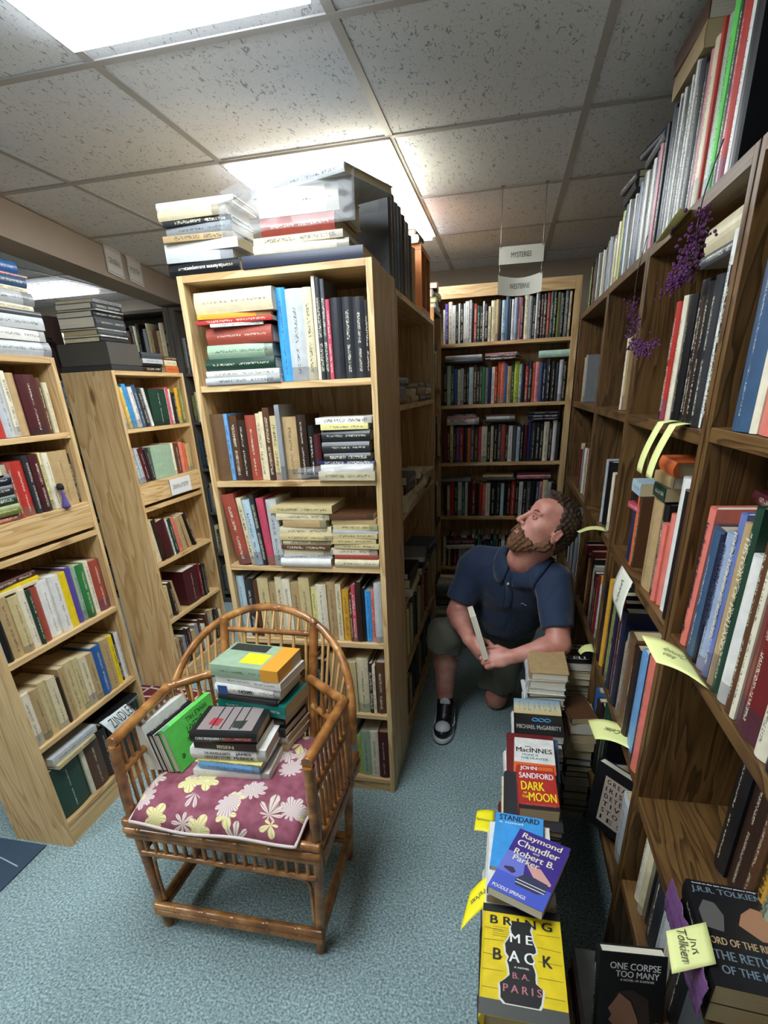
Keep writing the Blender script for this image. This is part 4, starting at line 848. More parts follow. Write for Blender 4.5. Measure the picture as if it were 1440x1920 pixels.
cover_text(sb, 0.012, .18, .12, [('STANDARD', 0.1, 0.018, 0.06, 0.165, BLACK_INK), ('a novel', 0.06, 0.007, 0.04, 0.148, WHITE_INK)])
Mf = Matrix.Translation((0.008, 0.852, 0.624)) @ Matrix.Rotation(math.radians(-22), 4, 'Z') @ Matrix(((0, 1, 0, 0), (0, 0, 1, 0), (1, 0, 0, 0), (0, 0, 0, 1)))
cb_ = book(0.024, 0.198, 0.125, 'purple', Mf, False); tag(cb_, 'purple-blue paperback Poodle Springs turned askew on the second tower', 'book', 'books topping the aisle towers')
w = 0.024; CRM = mat('cover_cream', hx('e4dcc4'), 0.5); BLU = mat('cover_blue', hx('4a5cc0'), 0.4)
patch(cb_, w, 0.0, 0.125, 0.0, 0.055, BLU); poly(cb_, w, [(0.0, 0.0551), (0.06, 0.0551), (0.045, 0.12), (0.0, 0.12)], mat('cover_mid', hx('6a76c8'), 0.4))
poly(cb_, w, [(0.055, 0.098), (0.085, 0.103), (0.118, 0.075), (0.118, 0.068), (0.085, 0.066)], mat('cover_hand', hx('d09c94'), 0.5), off=0.0005)
poly(cb_, w, [(0.045, 0.052), (0.062, 0.075), (0.112, 0.07), (0.115, 0.045), (0.10, 0.035), (0.05, 0.035)], mat('cover_car', hx('3b3f58'), 0.3), off=0.0006)
for z in (0.042, 0.05): patch(cb_, w, 0.048, 0.113, z, z+0.002, WHITE_INK, 'printed_chrome', 0.0008)
poly(cb_, w, [(0.012, 0.072), (0.030, 0.078), (0.040, 0.068), (0.034, 0.06), (0.012, 0.066)], mat('cover_dark', hx('3a3050'), 0.4), off=0.0005)
cover_text(cb_, w+0.0004, .198, .125, [('Raymond', 0.095, 0.022, 0.062, 0.178, CRM), ('Chandler', 0.100, 0.020, 0.062, 0.154, CRM), ('and', 0.014, 0.007, 0.062, 0.139, CRM), ('Robert B.', 0.095, 0.018, 0.062, 0.125, CRM), ('Parker', 0.062, 0.016, 0.05, 0.106, CRM), ('POODLE SPRINGS', 0.075, 0.009, 0.045, 0.012, WHITE_INK)])
tower(0.12, 1.115, 0.553, 'of the third floor tower', seed=3)
Mf = Matrix.Translation((0.045, 1.11, 0.555)) @ Matrix(((0, 1, 0, 0), (0, 0, 1, 0), (1, 0, 0, 0), (0, 0, 0, 1)))
dk = book(0.022, 0.23, 0.155, 'charcoal', Mf, True); tag(dk, 'charcoal hardback under the red and yellow paperback, third tower', 'book', 'books topping the aisle towers')
patch(dk, 0.022, 0.03, 0.12, 0.004, 0.012, mat('cover_salmon', hx('c0776c'), 0.5))
Mf = Matrix.Translation((0.083, 1.145, 0.5775)) @ Matrix.Rotation(math.radians(1), 4, 'Z') @ Matrix(((0, 1, 0, 0), (0, 0, 1, 0), (1, 0, 0, 0), (0, 0, 0, 1)))
sf = book(0.036, 0.185, 0.108, 'red', Mf, False, PAGEO); tag(sf, 'thick red paperback Dark of the Moon with yellow lettering', 'book', 'books topping the aisle towers')
YEL = mat('cover_yellow', hx('f0dc20'), 0.4); w = 0.036
patch(sf, w, 0.0, 0.108, 0.0, 0.016, DKC); patch(sf, w, 0.06, 0.104, 0.163, 0.180, mat('cover_orange', hx('d8662c'), 0.4))
cover_text(sf, w+0.0004, .185, .108, [('JOHN', 0.048, 0.022, 0.034, 0.168, WHITE_INK), ('SANDFORD', 0.096, 0.024, 0.054, 0.136, WHITE_INK), ('DARK', 0.064, 0.036, 0.042, 0.092, YEL), ('OF', 0.010, 0.008, 0.020, 0.062, YEL), ('THE', 0.018, 0.010, 0.020, 0.046, YEL), ('MOON', 0.074, 0.034, 0.066, 0.048, YEL), ('A VIRGIL FLOWERS NOVEL', 0.09, 0.006, 0.054, 0.016, mat('cover_redtext', hx('d0605c'), 0.5))])
tower(0.135, 1.36, 0.545, 'of the fourth floor tower', seed=5)
Mf = Matrix.Translation((0.075, 1.335, 0.547)) @ Matrix.Rotation(math.radians(-1), 4, 'Z') @ Matrix(((0, 1, 0, 0), (0, 0, 1, 0), (1, 0, 0, 0), (0, 0, 0, 1)))
mi_ = book(0.026, 0.19, 0.125, 'white', Mf, False); tag(mi_, 'white paperback with bold black lettering and orange foot on the fourth tower', 'book', 'books topping the aisle towers')
w = 0.026
cover_text(mi_, w, .19, .125, [('MacINNES', 0.112, 0.024, 0.062, 0.125, BLACK_INK), ('HOME IS', 0.05, 0.011, 0.05, 0.100, mat('cover_teal', hx('4c8c9c'), 0.5)), ('THE HUNTER', 0.085, 0.011, 0.062, 0.083, mat('cover_teal', (0, 0, 0))), ('helen', 0.02, 0.006, 0.045, 0.143, BLACK_INK)])
patch(mi_, w, 0.0, 0.125, 0.0, 0.06, mat('cover_orange', (0, 0, 0)))
tower(0.165, 1.585, 0.44, 'of the fifth floor tower', seed=6, d=0.17)
pile(F(0.165, 1.585, 0, 0), 0, 0.0, 0.4415, 'white 20 230 -1, white 30 225 1', 'of the fifth tower top', GS, 'tail', depth=0.168)
Mf = Matrix.Translation((0.082, 1.612, 0.4935)) @ Matrix(((0, 1, 0, 0), (0, 0, 1, 0), (1, 0, 0, 0), (0, 0, 0, 1)))
mg = book(0.036, 0.235, 0.172, 'black', Mf, True); tag(mg, 'black hardback with a blue and sand sky band topping the fifth tower', 'book', 'books topping the aisle towers')
w = 0.036
def sky_band():
    mt, N, L, P = newmat('cover_sky')
    tc = N.new('ShaderNodeTexCoord'); sp = N.new('ShaderNodeSeparateXYZ'); L.new(tc.outputs['Object'], sp.inputs[0])
    mr = N.new('ShaderNodeMapRange'); mr.inputs[1].default_value = 0.12; mr.inputs[2].default_value = 0.235; L.new(sp.outputs[2], mr.inputs[0])
    r = ramp(N, [(0, hx('c8b078')), (0.45, hx('d0c498')), (1, hx('6f9cba'))]); L.new(mr.outputs[0], r.inputs[0]); L.new(r.outputs[0], P.inputs['Base Color']); P.inputs['Roughness'].default_value = 0.4
    return mt
patch(mg, w, 0.0, 0.172, 0.13, 0.235, sky_band())
for k in range(8): text('TULAROSA'[k], 0.010, 0.062, mat('cover_bluegrey', hx('7f93a0'), 0.5), mg, Matrix(((0, 0, 1, w+0.0006), (1, 0, 0, 0.022+k*0.0185), (0, 1, 0, 0.185), (0, 0, 0, 1))), 'cover_title')
for k in range(3):
    bm = bmesh.new(); bm_tube(bm, [(w+0.0006, 0.075+0.022*k+0.010*math.cos(a*PI/6), 0.092+0.010*math.sin(a*PI/6)) for a in range(13)], 0.0022, 5); done(bm, 'printed_ring', mat('cover_ring', hx('4a92c8'), 0.4), mg)
cover_text(mg, w, .235, .172, [('MICHAEL McGARRITY', 0.155, 0.026, 0.086, 0.045, mat('cover_greytext', hx('a8a8a4'), 0.4))])
tower(0.200, 1.86, 0.41, 'of the sixth floor tower', seed=7, d=0.15)
pile(F(0.203, 1.85, 0, 0), 0, 0, 0.412, 'white 22 215 0, black 34 215 -2, black 20 210 1, white 16 205 4, pale grey 30 210 -5, charcoal 18 210 3, white 26 200 -2, pale grey 34 205 1, tan 30 215 0', 'of the sixth tower top', GS, 'tail', depth=0.148)
tower(0.345, 1.80, 0.30, 'of the tower leaning on the oak shelves', seed=8, d=0.105, L_=0.17)
pile(F(0.345, 1.80, 0, 0), 0, 0, 0.302, 'white 40 165 0 P, white 38 165 1 P, salmon 40 170 -1 P, tan 46 170 2 P, brown 24 165 12 P', 'top of the shelf-side tower', GS, 'tail', depth=0.10)
tower(0.35, 2.06, 0.45, 'of the tower behind, by the shelves', seed=10, d=0.11, L_=0.19)
pk = pile(F(0.345, 2.06, 0, 0), 0, 0, 0.452, 'grey 36 180 0, pale grey 30 180 2, cream 34 175 -2, black 42 185 0', 'top of the rear shelf-side tower', GS, 'tail', depth=0.115)
cover_text(pk[-1], 0.042, .185, .115, [('STEPHEN', 0.09, 0.014, 0.058, 0.165, CRM), ('KING', 0.085, 0.022, 0.058, 0.135, CRM), ('CELL', 0.095, 0.026, 0.058, 0.045, WHITE_INK)])
# sticky notes
NOTE = mat('note_pale', hx('e6ea9c'), 0.6); NOTEY = mat('note_yellow', hx('eee010'), 0.55)
def note(label, pts, mt_, txt=None, tw=0.05, th_=0.012, tcol=None, bend=0.01, lines=1):
    """pts: four corners root-left, root-right, tip-right, tip-left"""
    a, b, c, d = [Vector(p) for p in pts]; nrm = (b-a).cross(d-a).normalized()
    if nrm.dot(Vector((0, 0, 1.65))-(a+b+c+d)/4) < 0: nrm = -nrm
    t = tag(empty('sticky_note'), label, 'note', 'hand-lettered notes')
    def fn(u, v):
        p = (a*(1-u)+b*u)*(1-v)+(d*(1-u)+c*u)*v
        return p+nrm*bend*math.sin(v*PI)
    sheet('paper', fn, 6, 8, mt_, t, 0.0004)
    if txt:
        ctr = (a+b+c+d)/4+nrm*(bend+0.0012)
        X = (c-b).normalized(); Z = nrm; Y = Z.cross(X)
        if txt[0] == '|': X, Y = Y*-1, X; txt = txt[1:]
        M = Matrix(((X.x, Y.x, Z.x, ctr.x), (X.y, Y.y, Z.y, ctr.y), (X.z, Y.z, Z.z, ctr.z), (0, 0, 0, 1)))
        text(txt, tw, th_, mat('pencil', hx('4a4a3a'), 0.7), t, M, 'handwriting')
    return t
note('bright yellow sticky note poking left from the second tower', [(0.02, 1.19, 0.552), (0.02, 1.10, 0.552), (-0.032, 1.11, 0.548), (-0.028, 1.185, 0.548)], NOTEY, 'Connelly', 0.05, 0.012, bend=0.004)
note('bright yellow sticky note poking left from the nearest tower', [(0.02, 0.955, 0.575), (0.018, 0.87, 0.575), (-0.045, 0.80, 0.560), (-0.030, 0.90, 0.562)], NOTEY, 'Parker', 0.05, 0.012, bend=0.004)
note('pale yellow note with pencilled words below the Handbook for Storytellers', [(0.385, 1.09, 1.1315), (0.385, 0.93, 1.1318), (0.315, 1.02, 1.137), (0.318, 1.16, 1.132)], NOTE, 'Irish\nComedy', 0.055, 0.035, bend=0.008)
note('curled pale yellow note under the light blue book, garland bookcase', [(0.42, 1.46, 0.6825), (0.42, 1.33, 0.6828), (0.31, 1.42, 0.665), (0.31, 1.56, 0.64)], NOTE, 'Celtic', 0.05, 0.018, bend=0.018)
note('white folded note hanging over the second shelf, garland bookcase', [(0.375, 1.70, 1.127), (0.375, 1.54, 1.127), (0.350, 1.50, 1.02), (0.350, 1.66, 1.035)], mat('note_white', hx('d8d8c8'), 0.6), 'JAMES', 0.07, 0.022, bend=0.006)
note('small pale note on the shelf behind the man, third oak bookcase', [(0.385, 2.06, 0.6825), (0.385, 1.98, 0.6825), (0.335, 1.99, 0.665), (0.335, 2.07, 0.64)], NOTE, None, bend=0.012)
note('pale note above the man on the oak shelf beside him', [(0.40, 2.20, 1.128), (0.40, 2.12, 1.128), (0.30, 2.14, 1.118), (0.30, 2.22, 1.105)], NOTE, None, bend=0.012)
note('pale yellow note on the top edge of the garland bookcase', [(0.395, 1.76, 2.0015), (0.395, 1.60, 2.0015), (0.345, 1.52, 1.985), (0.345, 1.72, 1.96)], NOTE, None, bend=0.006)
note('square pale yellow note with large handwriting beside the black paperbacks', [(0.325, 0.728, 0.745), (0.392, 0.745, 0.762), (0.385, 0.668, 0.760), (0.318, 0.655, 0.735)], NOTE, 'JRR\nTolkien', 0.06, 0.034, bend=0.003)
for k, (yy) in enumerate((1.50, 1.40)):
    def rib(u, v, yy=yy):
        y = yy-0.055*u-0.03*(1-v)
        if v < 0.45: t_ = v/0.45; return (0.405-0.045*t_, y, 1.556+0.004*math.sin(t_*PI))
        t_ = (v-0.45)/0.55; return (0.36-0.028*math.sin(t_*PI/2), y, 1.5555-0.115*t_)
    tag(sheet('paper_strip', rib, 4, 18, NOTE, None, 0.0006), 'pale yellow paper strip hanging from the top shelf, %s of two' % ('left', 'right')[k], 'note', 'strips hanging from the garland bookcase')
# purple bead garlands
def garland(label, path, n, spread, seed):
    rs = random.Random(seed)
    t = tag(empty('bead_garland'), label, 'garland', 'purple bead garlands')
    tube('wire', path, 0.0012, mat('garland_wire', hx('2a2026'), 0.4, metal=0.5), t, 6, curve=8)
    bm = bmesh.new(); c = catmull(path, 8)
    for i in range(n):
        p = c[rs.randrange(len(c)//3, len(c))]+Vector([rs.gauss(0, spread) for _ in range(3)])
        bmesh.ops.create_icosphere(bm, subdivisions=1, radius=rs.uniform(0.0022, 0.0042), matrix=Matrix.Translation(p))
    o = done(bm, 'beads', mat('purple_bead', hx('5c2a62'), 0.15, coat=0.5, spec=0.8), t); o['kind'] = 'stuff'
garland('purple bead garland hanging from the oak post, left of two', [(0.365, 1.93, 2.02), (0.35, 1.92, 1.93), (0.345, 1.88, 1.83), (0.345, 1.80, 1.745), (0.345, 1.68, 1.72), (0.35, 1.60, 1.73)], 240, 0.009, 1)
garland('purple bead cluster hanging before the black books, right of two', [(0.35, 1.30, 2.03), (0.335, 1.31, 1.95), (0.335, 1.32, 1.88), (0.34, 1.40, 1.85), (0.345, 1.50, 1.84)], 320, 0.011, 2)
# ------------------------------------------------------------------ rattan chair
def rattan():
    mt, N, L, P = newmat('rattan')
    tc = N.new('ShaderNodeTexCoord'); n = N.new('ShaderNodeTexNoise'); n.inputs['Scale'].default_value = 14; n.inputs['Detail'].default_value = 5; L.new(tc.outputs['Object'], n.inputs['Vector'])
    r = ramp(N, [(0.3, hx('643d1c')), (0.5, hx('996330')), (0.7, hx('c58f50'))]); L.new(n.outputs['Fac'], r.inputs[0]); L.new(r.outputs[0], P.inputs['Base Color'])
    P.inputs['Roughness'].default_value = 0.28; P.inputs['Coat Weight'].default_value = 0.3
    return mt
RAT = rattan(); RATL = mat('rattan_pale', hx('c79a62'), 0.35, 0, 10, 0.2, 20)
def cane(name, pts, r, parent, curve=0, node=0.11, mt=None, seg=10, taper=1.0):
    """bamboo pole with swollen nodes"""
    pts = [Vector(p) for p in pts]
    if curve: pts = catmull(pts, curve)
    L_ = [0.0]
    for i in range(1, len(pts)): L_.append(L_[-1]+(pts[i]-pts[i-1]).length)
    tot = L_[-1]; n = max(6, int(tot/0.006)); off = random.uniform(0.2, 0.8)*node
    out = []; rr = []
    j = 0
    for i in range(n+1):
        s = tot*i/n
        while j < len(L_)-2 and L_[j+1] < s: j += 1
        t = (s-L_[j])/max(1e-9, L_[j+1]-L_[j]); out.append(pts[j].lerp(pts[j+1], t))
        ph = ((s+off) % node); dd = min(ph, node-ph)
        rr.append(r*(1+0.16*math.exp(-(dd/0.004)**2)-0.04*math.cos(2*PI*ph/node))*(1-(1-taper)*i/n))
    bm = bmesh.new(); bm_tube(bm, out, rr, seg); return done(bm, name, mt or RAT, parent)
ch = tag(empty('rattan_chair', loc=(-0.785, 1.25, 0)), 'bamboo rattan armchair with spindle back and floral cushion, loaded with books', 'chair')
FLx, FRx, YF, YB = -0.275, 0.278, -0.19, 0.19
cane('leg', [(FLx, YF, 0), (FLx-0.012, YF, 0.30), (FLx-0.018, YF, 0.50), (FLx-0.006, YF, 0.752)], 0.016, ch, 8)
cane('leg', [(FRx, YF, 0), (FRx+0.022, YF, 0.30), (FRx+0.034, YF, 0.50), (FRx+0.036, YF, 0.752)], 0.016, ch, 8)
cane('leg', [(FLx+0.01, YB, 0), (FLx-0.01, YB+0.02, 0.46)], 0.016, ch)
cane('leg', [(FRx-0.01, YB, 0), (FRx+0.015, YB+0.02, 0.46)], 0.016, ch)
for z, o_ in ((0.105, 0.0), (0.078, 0.0)):
    cane('stretcher', [(FLx-0.02, YF-0.014, z), (FRx+0.022, YF-0.014, z)], 0.0145, ch)
    cane('stretcher', [(FLx-0.004, YF, z+0.003), (FLx+0.004, YB, z+0.003)], 0.0135, ch)
    cane('stretcher', [(FRx+0.008, YF, z+0.003), (FRx-0.004, YB, z+0.003)], 0.0135, ch)
    cane('stretcher', [(FLx, YB+0.012, z), (FRx, YB+0.012, z)], 0.0135, ch)
for z, e in ((0.475, 0.016), (0.448, 0.020), (0.423, 0.014)):
    cane('seat_rail', [(FLx-0.036, YF-e, z), (FRx+0.050, YF-e, z)], 0.0145, ch)
    cane('seat_rail', [(FRx+0.032+e*0.6, YF-0.01, z), (FRx+0.028+e*0.6, YB+0.04, z)], 0.0145, ch)
    cane('seat_rail', [(FLx-0.018-e*0.6, YF-0.01, z), (FLx-0.022-e*0.6, YB+0.04, z)], 0.0145, ch)
    cane('seat_rail', [(FLx-0.03, YB+0.03, z), (FRx+0.04, YB+0.03, z)], 0.0145, ch)
box('seat', FLx-0.01, FRx+0.02, YF, YB+0.02, 0.462, 0.474, mat('rattan_dark', hx('5e3816'), 0.5), ch)
cane('apron_rail', [(FLx-0.012, YF-0.01, 0.345), (FRx+0.026, YF-0.01, 0.345)], 0.011, ch)
for k in range(17):
    x = FLx+0.012+k*(FRx-FLx)/16.4
    cane('spindle', [(x, YF-0.01, 0.352), (x+0.001, YF-0.01, 0.412)], 0.0068, ch, node=0.03, seg=7)
cane('apron_rail', [(FRx+0.024, YF+0.01, 0.345), (FRx+0.012, YB, 0.345)], 0.011, ch)
cane('apron_rail', [(FLx-0.012, YF+0.01, 0.345), (FLx-0.006, YB, 0.345)], 0.011, ch)
for k in range(10):
    for sx in (FLx-0.012, FRx+0.02): cane('spindle', [(sx, YF+0.035+k*0.034, 0.352), (sx, YF+0.035+k*0.034, 0.412)], 0.0066, ch, node=0.03, seg=7)
# bent corner braces under the front rail
cane('brace', [(FLx+0.016, YF-0.004, 0.13), (FLx+0.018, YF-0.004, 0.27), (FLx+0.028, YF-0.004, 0.320), (FLx+0.07, YF-0.004, 0.330)], 0.006, ch, 8, node=0.5)
cane('brace', [(FRx-0.006, YF-0.004, 0.13), (FRx-0.004, YF-0.004, 0.27), (FRx-0.012, YF-0.004, 0.318), (FRx-0.06, YF-0.004, 0.330)], 0.006, ch, 8, node=0.5)
# arms
for sx, xa, xb in ((-1, FLx-0.006, FLx-0.016), (1, FRx+0.036, FRx+0.052)):
    xi = sx*0.165+0.004
    cane('arm', [(xa, YF-0.008, 0.764), (xb, YF+0.30, 0.772)], 0.0165, ch)
    cane('arm', [(xb, YF+0.292, 0.774), (xi+sx*0.01, 0.215, 0.780)], 0.0155, ch)
    cane('arm_rail', [(xa, YF+0.004, 0.655), (xb, YF+0.30, 0.66)], 0.0115, ch)
    cane('arm_rail', [(xb, YF+0.294, 0.66), (xi+sx*0.01, 0.215, 0.672)], 0.0115, ch)
    for k in range(9):
        y = YF+0.03+k*0.031; x = xa+(xb-xa)*k/9
        cane('spindle', [(x, y, 0.49), (x, y, 0.752)], 0.0062, ch, node=0.09, seg=7)
    for k in range(4):
        t_ = (k+0.6)/4.4; x = xb+(xi-xb)*t_; y = YF+0.292+(0.215-YF-0.292)*t_
        cane('spindle', [(x, y, 0.49), (x, y, 0.765)], 0.0062, ch, node=0.09, seg=7)
    cane('post', [(xb, YF+0.292, 0.44), (xb, YF+0.292, 0.768)], 0.013, ch)
    cane('back_post', [(xi, 0.205, 0.45), (xi, 0.255, 0.70), (xi+sx*0.004, 0.325, 0.945)], 0.0155, ch, 8)
# hoop
hp = []
for k in range(25):
    a = PI*k/24; hp.append((0.003-0.338*math.cos(a)*(1.0), 0.115+0.245*(math.sin(a)**0.9), 0.60+0.375*(math.sin(a)**0.75)))
cane('hoop', hp, 0.0135, ch, node=0.14)
cane('cross_rail', [(-0.162, 0.318, 0.902), (0.170, 0.318, 0.898)], 0.010, ch)
for k in range(10):
    x = -0.14+k*0.0315; a = math.acos(max(-1, min(1, -(x-0.003)/0.338)))
    cane('spindle', [(x, 0.318, 0.905), (x, 0.115+0.245*(math.sin(a)**0.9), 0.60+0.375*(math.sin(a)**0.75))], 0.0045, ch, node=0.05, seg=6, mt=RATL)
for sx in (-1, 1):
    for k in range(6):
        t_ = k/5; x0 = sx*(0.185+0.05*t_)+0.003; xh = sx*(0.205+0.118*t_)+0.003
        a = math.acos(max(-1, min(1, -(xh-0.003)/0.338)))
        cane('spindle', [(x0, 0.215-0.06*t_, 0.50), ((x0*0.4+xh*0.6), 0.24-0.06*t_, 0.66), (xh, 0.115+0.245*(math.sin(a)**0.9), 0.60+0.375*(math.sin(a)**0.75))], 0.0052, ch, node=0.12, seg=6, mt=RATL)
for k in range(7): cane('spindle', [(-0.135+k*0.046, 0.21, 0.48), (-0.135+k*0.046, 0.318, 0.895)], 0.0055, ch, node=0.12, seg=6, mt=RATL)
# cushion: floral cotton
def floral():
    mt, N, L, P = newmat('floral_cotton')
    tc = N.new('ShaderNodeTexCoord')
    def M(op, a, b=None, c=None):
        n = N.new('ShaderNodeMath'); n.operation = op
        for i, v in enumerate((a, b, c)):
            if v is None: continue
            if isinstance(v, (int, float)): n.inputs[i].default_value = v
            else: L.new(v, n.inputs[i])
        return n.outputs[0]
    def flowers(scale, seed, petals, rad, depth):
        mp = N.new('ShaderNodeMapping'); mp.inputs['Scale'].default_value = (scale, scale, scale*0.55); mp.inputs['Location'].default_value = (seed, seed*2, 0)
        L.new(tc.outputs['Object'], mp.inputs['Vector'])
        v = N.new('ShaderNodeTexVoronoi'); v.voronoi_dimensions = '3D'; v.inputs['Scale'].default_value = 1; v.inputs['Randomness'].default_value = 0.7; L.new(mp.outputs[0], v.inputs['Vector'])
        df = N.new('ShaderNodeVectorMath'); df.operation = 'SUBTRACT'; L.new(mp.outputs[0], df.inputs[0]); L.new(v.outputs['Position'], df.inputs[1])
        sp = N.new('ShaderNodeSeparateXYZ'); L.new(df.outputs[0], sp.inputs[0])
        yy = M('ADD', sp.outputs[1], sp.outputs[2])
        ang = M('ARCTAN2', yy, sp.outputs[0]); dist = v.outputs['Distance']
        cs = M('ABSOLUTE', M('COSINE', M('MULTIPLY', ang, petals)))
        edge = M('ADD', M('MULTIPLY', cs, depth), rad)
        inside = M('LESS_THAN', dist, edge)
        vein = M('GREATER_THAN', M('ABSOLUTE', M('SINE', M('MULTIPLY', ang, petals*3))), 0.30)
        core = M('LESS_THAN', dist, rad*0.35)
        return inside, vein, core
    n = N.new('ShaderNodeTexNoise'); n.inputs['Scale'].default_value = 30; L.new(tc.outputs['Object'], n.inputs['Vector'])
    base = ramp(N, [(0.3, hx('7a3c4c')), (0.7, hx('99586a'))]); L.new(n.outputs['Fac'], base.inputs[0])
    out = base.outputs[0]
    for scale, seed, pet, rad, dep, c1, c2 in ((6.6, 3.1, 4, 0.20, 0.15, 'd8c8bc', '7c5058'), (9.0, 7.7, 2.5, 0.19, 0.15, 'ded49c', 'b8a870'), (7.8, 12.3, 5, 0.24, 0.10, 'd4c4c0', '8a5a66')):
        ins, ve, core = flowers(scale, seed, pet, rad, dep)
        pc = N.new('ShaderNodeMix'); pc.data_type = 'RGBA'; pc.inputs[6].default_value = (*hx(c2), 1); pc.inputs[7].default_value = (*hx(c1), 1); L.new(ve, pc.inputs[0])
        pd = N.new('ShaderNodeMix'); pd.data_type = 'RGBA'; L.new(pc.outputs[2], pd.inputs[6]); pd.inputs[7].default_value = (*hx('e0d8a8'), 1); L.new(core, pd.inputs[0])
        mx = N.new('ShaderNodeMix'); mx.data_type = 'RGBA'; L.new(ins, mx.inputs[0]); L.new(out, mx.inputs[6]); L.new(pd.outputs[2], mx.inputs[7]); out = mx.outputs[2]
    L.new(out, P.inputs['Base Color']); P.inputs['Roughness'].default_value = 0.85
    return mt
cu = tag(empty('seat_cushion', loc=(-0.785, 1.25, 0.478)), 'maroon cushion with cream flowers and piped edge on the rattan chair', 'cushion')
FLM = floral()
bm = bmesh.new(); n1_, n2_ = 56, 44
def cush(u, v, top):
    a = (u*2-1); b = (v*2-1)
    e = lambda t: math.copysign(1-(1-abs(t))**1.0, t)
    x = a*0.272*(1-0.03*b*b); y = b*0.215*(1-0.03*a*a)
    ed = max(0, 1-abs(a)**5)*max(0, 1-abs(b)**5)
    th_ = 0.052*(ed**0.35)
    puff = 0.010*math.cos(a*PI*2.5)*math.cos(b*PI*1.5)*ed+0.006*mnoise.noise(Vector((a*3, b*3, 2)))*ed
    z = 0.050+(th_-0.008+puff if top else -0.049*(ed**0.22))
    if b < -0.75: z -= 0.018*((-b-0.75)/0.25); 
    z += 0.006*math.sin(a*5)*(1 if b < -0.6 else 0.3)
    return (x, y-0.026*max(0, (-b-0.8)/0.2), z)
gt = {}
for tp in (0, 1):
    for i in range(n1_+1):
        for j in range(n2_+1):
            bd_ = i in (0, n1_) or j in (0, n2_)
            k = (i, j, 2 if bd_ else tp)
            if k not in gt:
                p = cush(i/n1_, j/n2_, tp) if not bd_ else cush(i/n1_, j/n2_, 1)
                gt[k] = bm.verts.new(p)
for tp in (0, 1):
    for i in range(n1_):
        for j in range(n2_):
            q = []
            for a, b in ((i, j), (i+1, j), (i+1, j+1), (i, j+1)):
                q.append(gt[(a, b, 2 if (a in (0, n1_) or b in (0, n2_)) else tp)])
            f = bm.faces.new(q if tp else q[::-1]); f.smooth = True
done(bm, 'cover', FLM, cu, smooth=True)
per = [cush(i/n1_, 0, 1) for i in range(n1_+1)]+[cush(1, j/n2_, 1) for j in range(1, n2_+1)]+[cush(i/n1_, 1, 1) for i in range(n1_-1, -1, -1)]+[cush(0, j/n2_, 1) for j in range(n2_-1, -1, -1)]
bm = bmesh.new(); bm_tube(bm, per, 0.005, 6); done(bm, 'piping', mat('piping', hx('cfc0bc'), 0.8), cu)

# ------------------------------------------------------------------ books on the chair
CZ0 = 0.566
BR = Matrix(((0, 1, 0, 0), (0, 0, -1, 0), (-1, 0, 0, 0), (0, 0, 0, 1)))
def spt(o, s, w_, h_, x, z, mt_): return text(s, w_, h_, mt_, o, Matrix.Translation((x, -0.0012, z)) @ BR, 'spine_title', bold=0.035)
GC1 = 'books standing on the chair'
xb = -1.072
for w_, h_, d_, c_, lab in ((0.046, 0.205, 0.165, 'white', 'thick white book standing on edge at the left of the chair'), (0.020, 0.20, 0.145, 'black', 'black book on edge right of the thick white one, chair'), (0.004, 0.2, 0.14, 'white', 'thin white booklet on edge between the black books, chair'), (0.018, 0.20, 0.142, 'charcoal', 'charcoal book on edge left of the bright green one, chair'), (0.024, 0.235, 0.160, 'bright green', 'bright green book WHILE THE CLOCK TICKED style cover leaning on edge, chair')):
    lean = math.radians(-11)
    M = Matrix.Translation((xb, 1.175, CZ0+0.003)) @ Matrix.Rotation(math.radians(-6), 4, 'Z') @ Matrix.Rotation(lean, 4, 'Y') @ Matrix(((1, 0, 0, 0), (0, 0, 1, 0), (0, -1, 0, d_), (0, 0, 0, 1)))
    o = book(w_, h_, d_, c_, M, c_ in ('black', 'bright green'), PAGE); tag(o, lab, 'book', GC1)
    xb += w_/math.cos(lean)+0.001
o['label'] = 'bright green book with black lettering leaning on edge, left of the chair pile'
Mc = lambda y, z: Matrix(((0, 0, 1, w_+0.0006), (-1, 0, 0, y), (0, -1, 0, z), (0, 0, 0, 1)))
def gtxt(s, tw, th_, y, z): text(s, tw, th_, BLACK_INK, o, Matrix(((0, 0, 1, w_+0.0006), (0, 1, 0, y), (-1, 0, 0, z), (0, 0, 0, 1))) , 'cover_title')
gtxt('WHALE FALL', 0.11, 0.018, 0.026, 0.150); gtxt('EXCERPT', 0.085, 0.024, 0.055, 0.125); gtxt('BRIAN', 0.06, 0.014, 0.084, 0.105); gtxt('e', 0.014, 0.016, 0.118, 0.035)
GF = 'books piled on the chair front'
FCH = F(-0.800, 1.178, 0, 3)
fp = pile(FCH, 0.012, 0.0, CZ0+0.0022, 'white 26 250 1 P, light blue 30 205 -3, pale yellow 6 215 -3 P, white 42 245 1, dark brown 24 205 -1 P, black 36 212 3', 'of the front pile on the chair', GF, depth=0.155)
fp[0]['pos'] = 0; del fp[0]['pos']
spt(fp[3], 'THE HEAVEN & EARTH', 0.085, 0.010, 0.029, 0.155, BLACK_INK); spt(fp[3], 'GROCERY STORE', 0.085, 0.010, 0.014, 0.155, BLACK_INK)
spt(fp[3], 'JAMES', 0.050, 0.012, 0.029, 0.07, BLACK_INK); spt(fp[3], 'McBRIDE', 0.065, 0.010, 0.014, 0.07, BLACK_INK)
spt(fp[4], 'IBSEN', 0.055, 0.012, 0.012, 0.10, mat('cream_ink', hx('cfc9a8'), 0.5))
spt(fp[5], 'CHRIS BOHJALIAN', 0.075, 0.012, 0.018, 0.155, WHITE_INK); spt(fp[5], 'THE FLIGHT ATTENDANT', 0.09, 0.011, 0.018, 0.06, mat('cover_redtext', (0, 0, 0)))
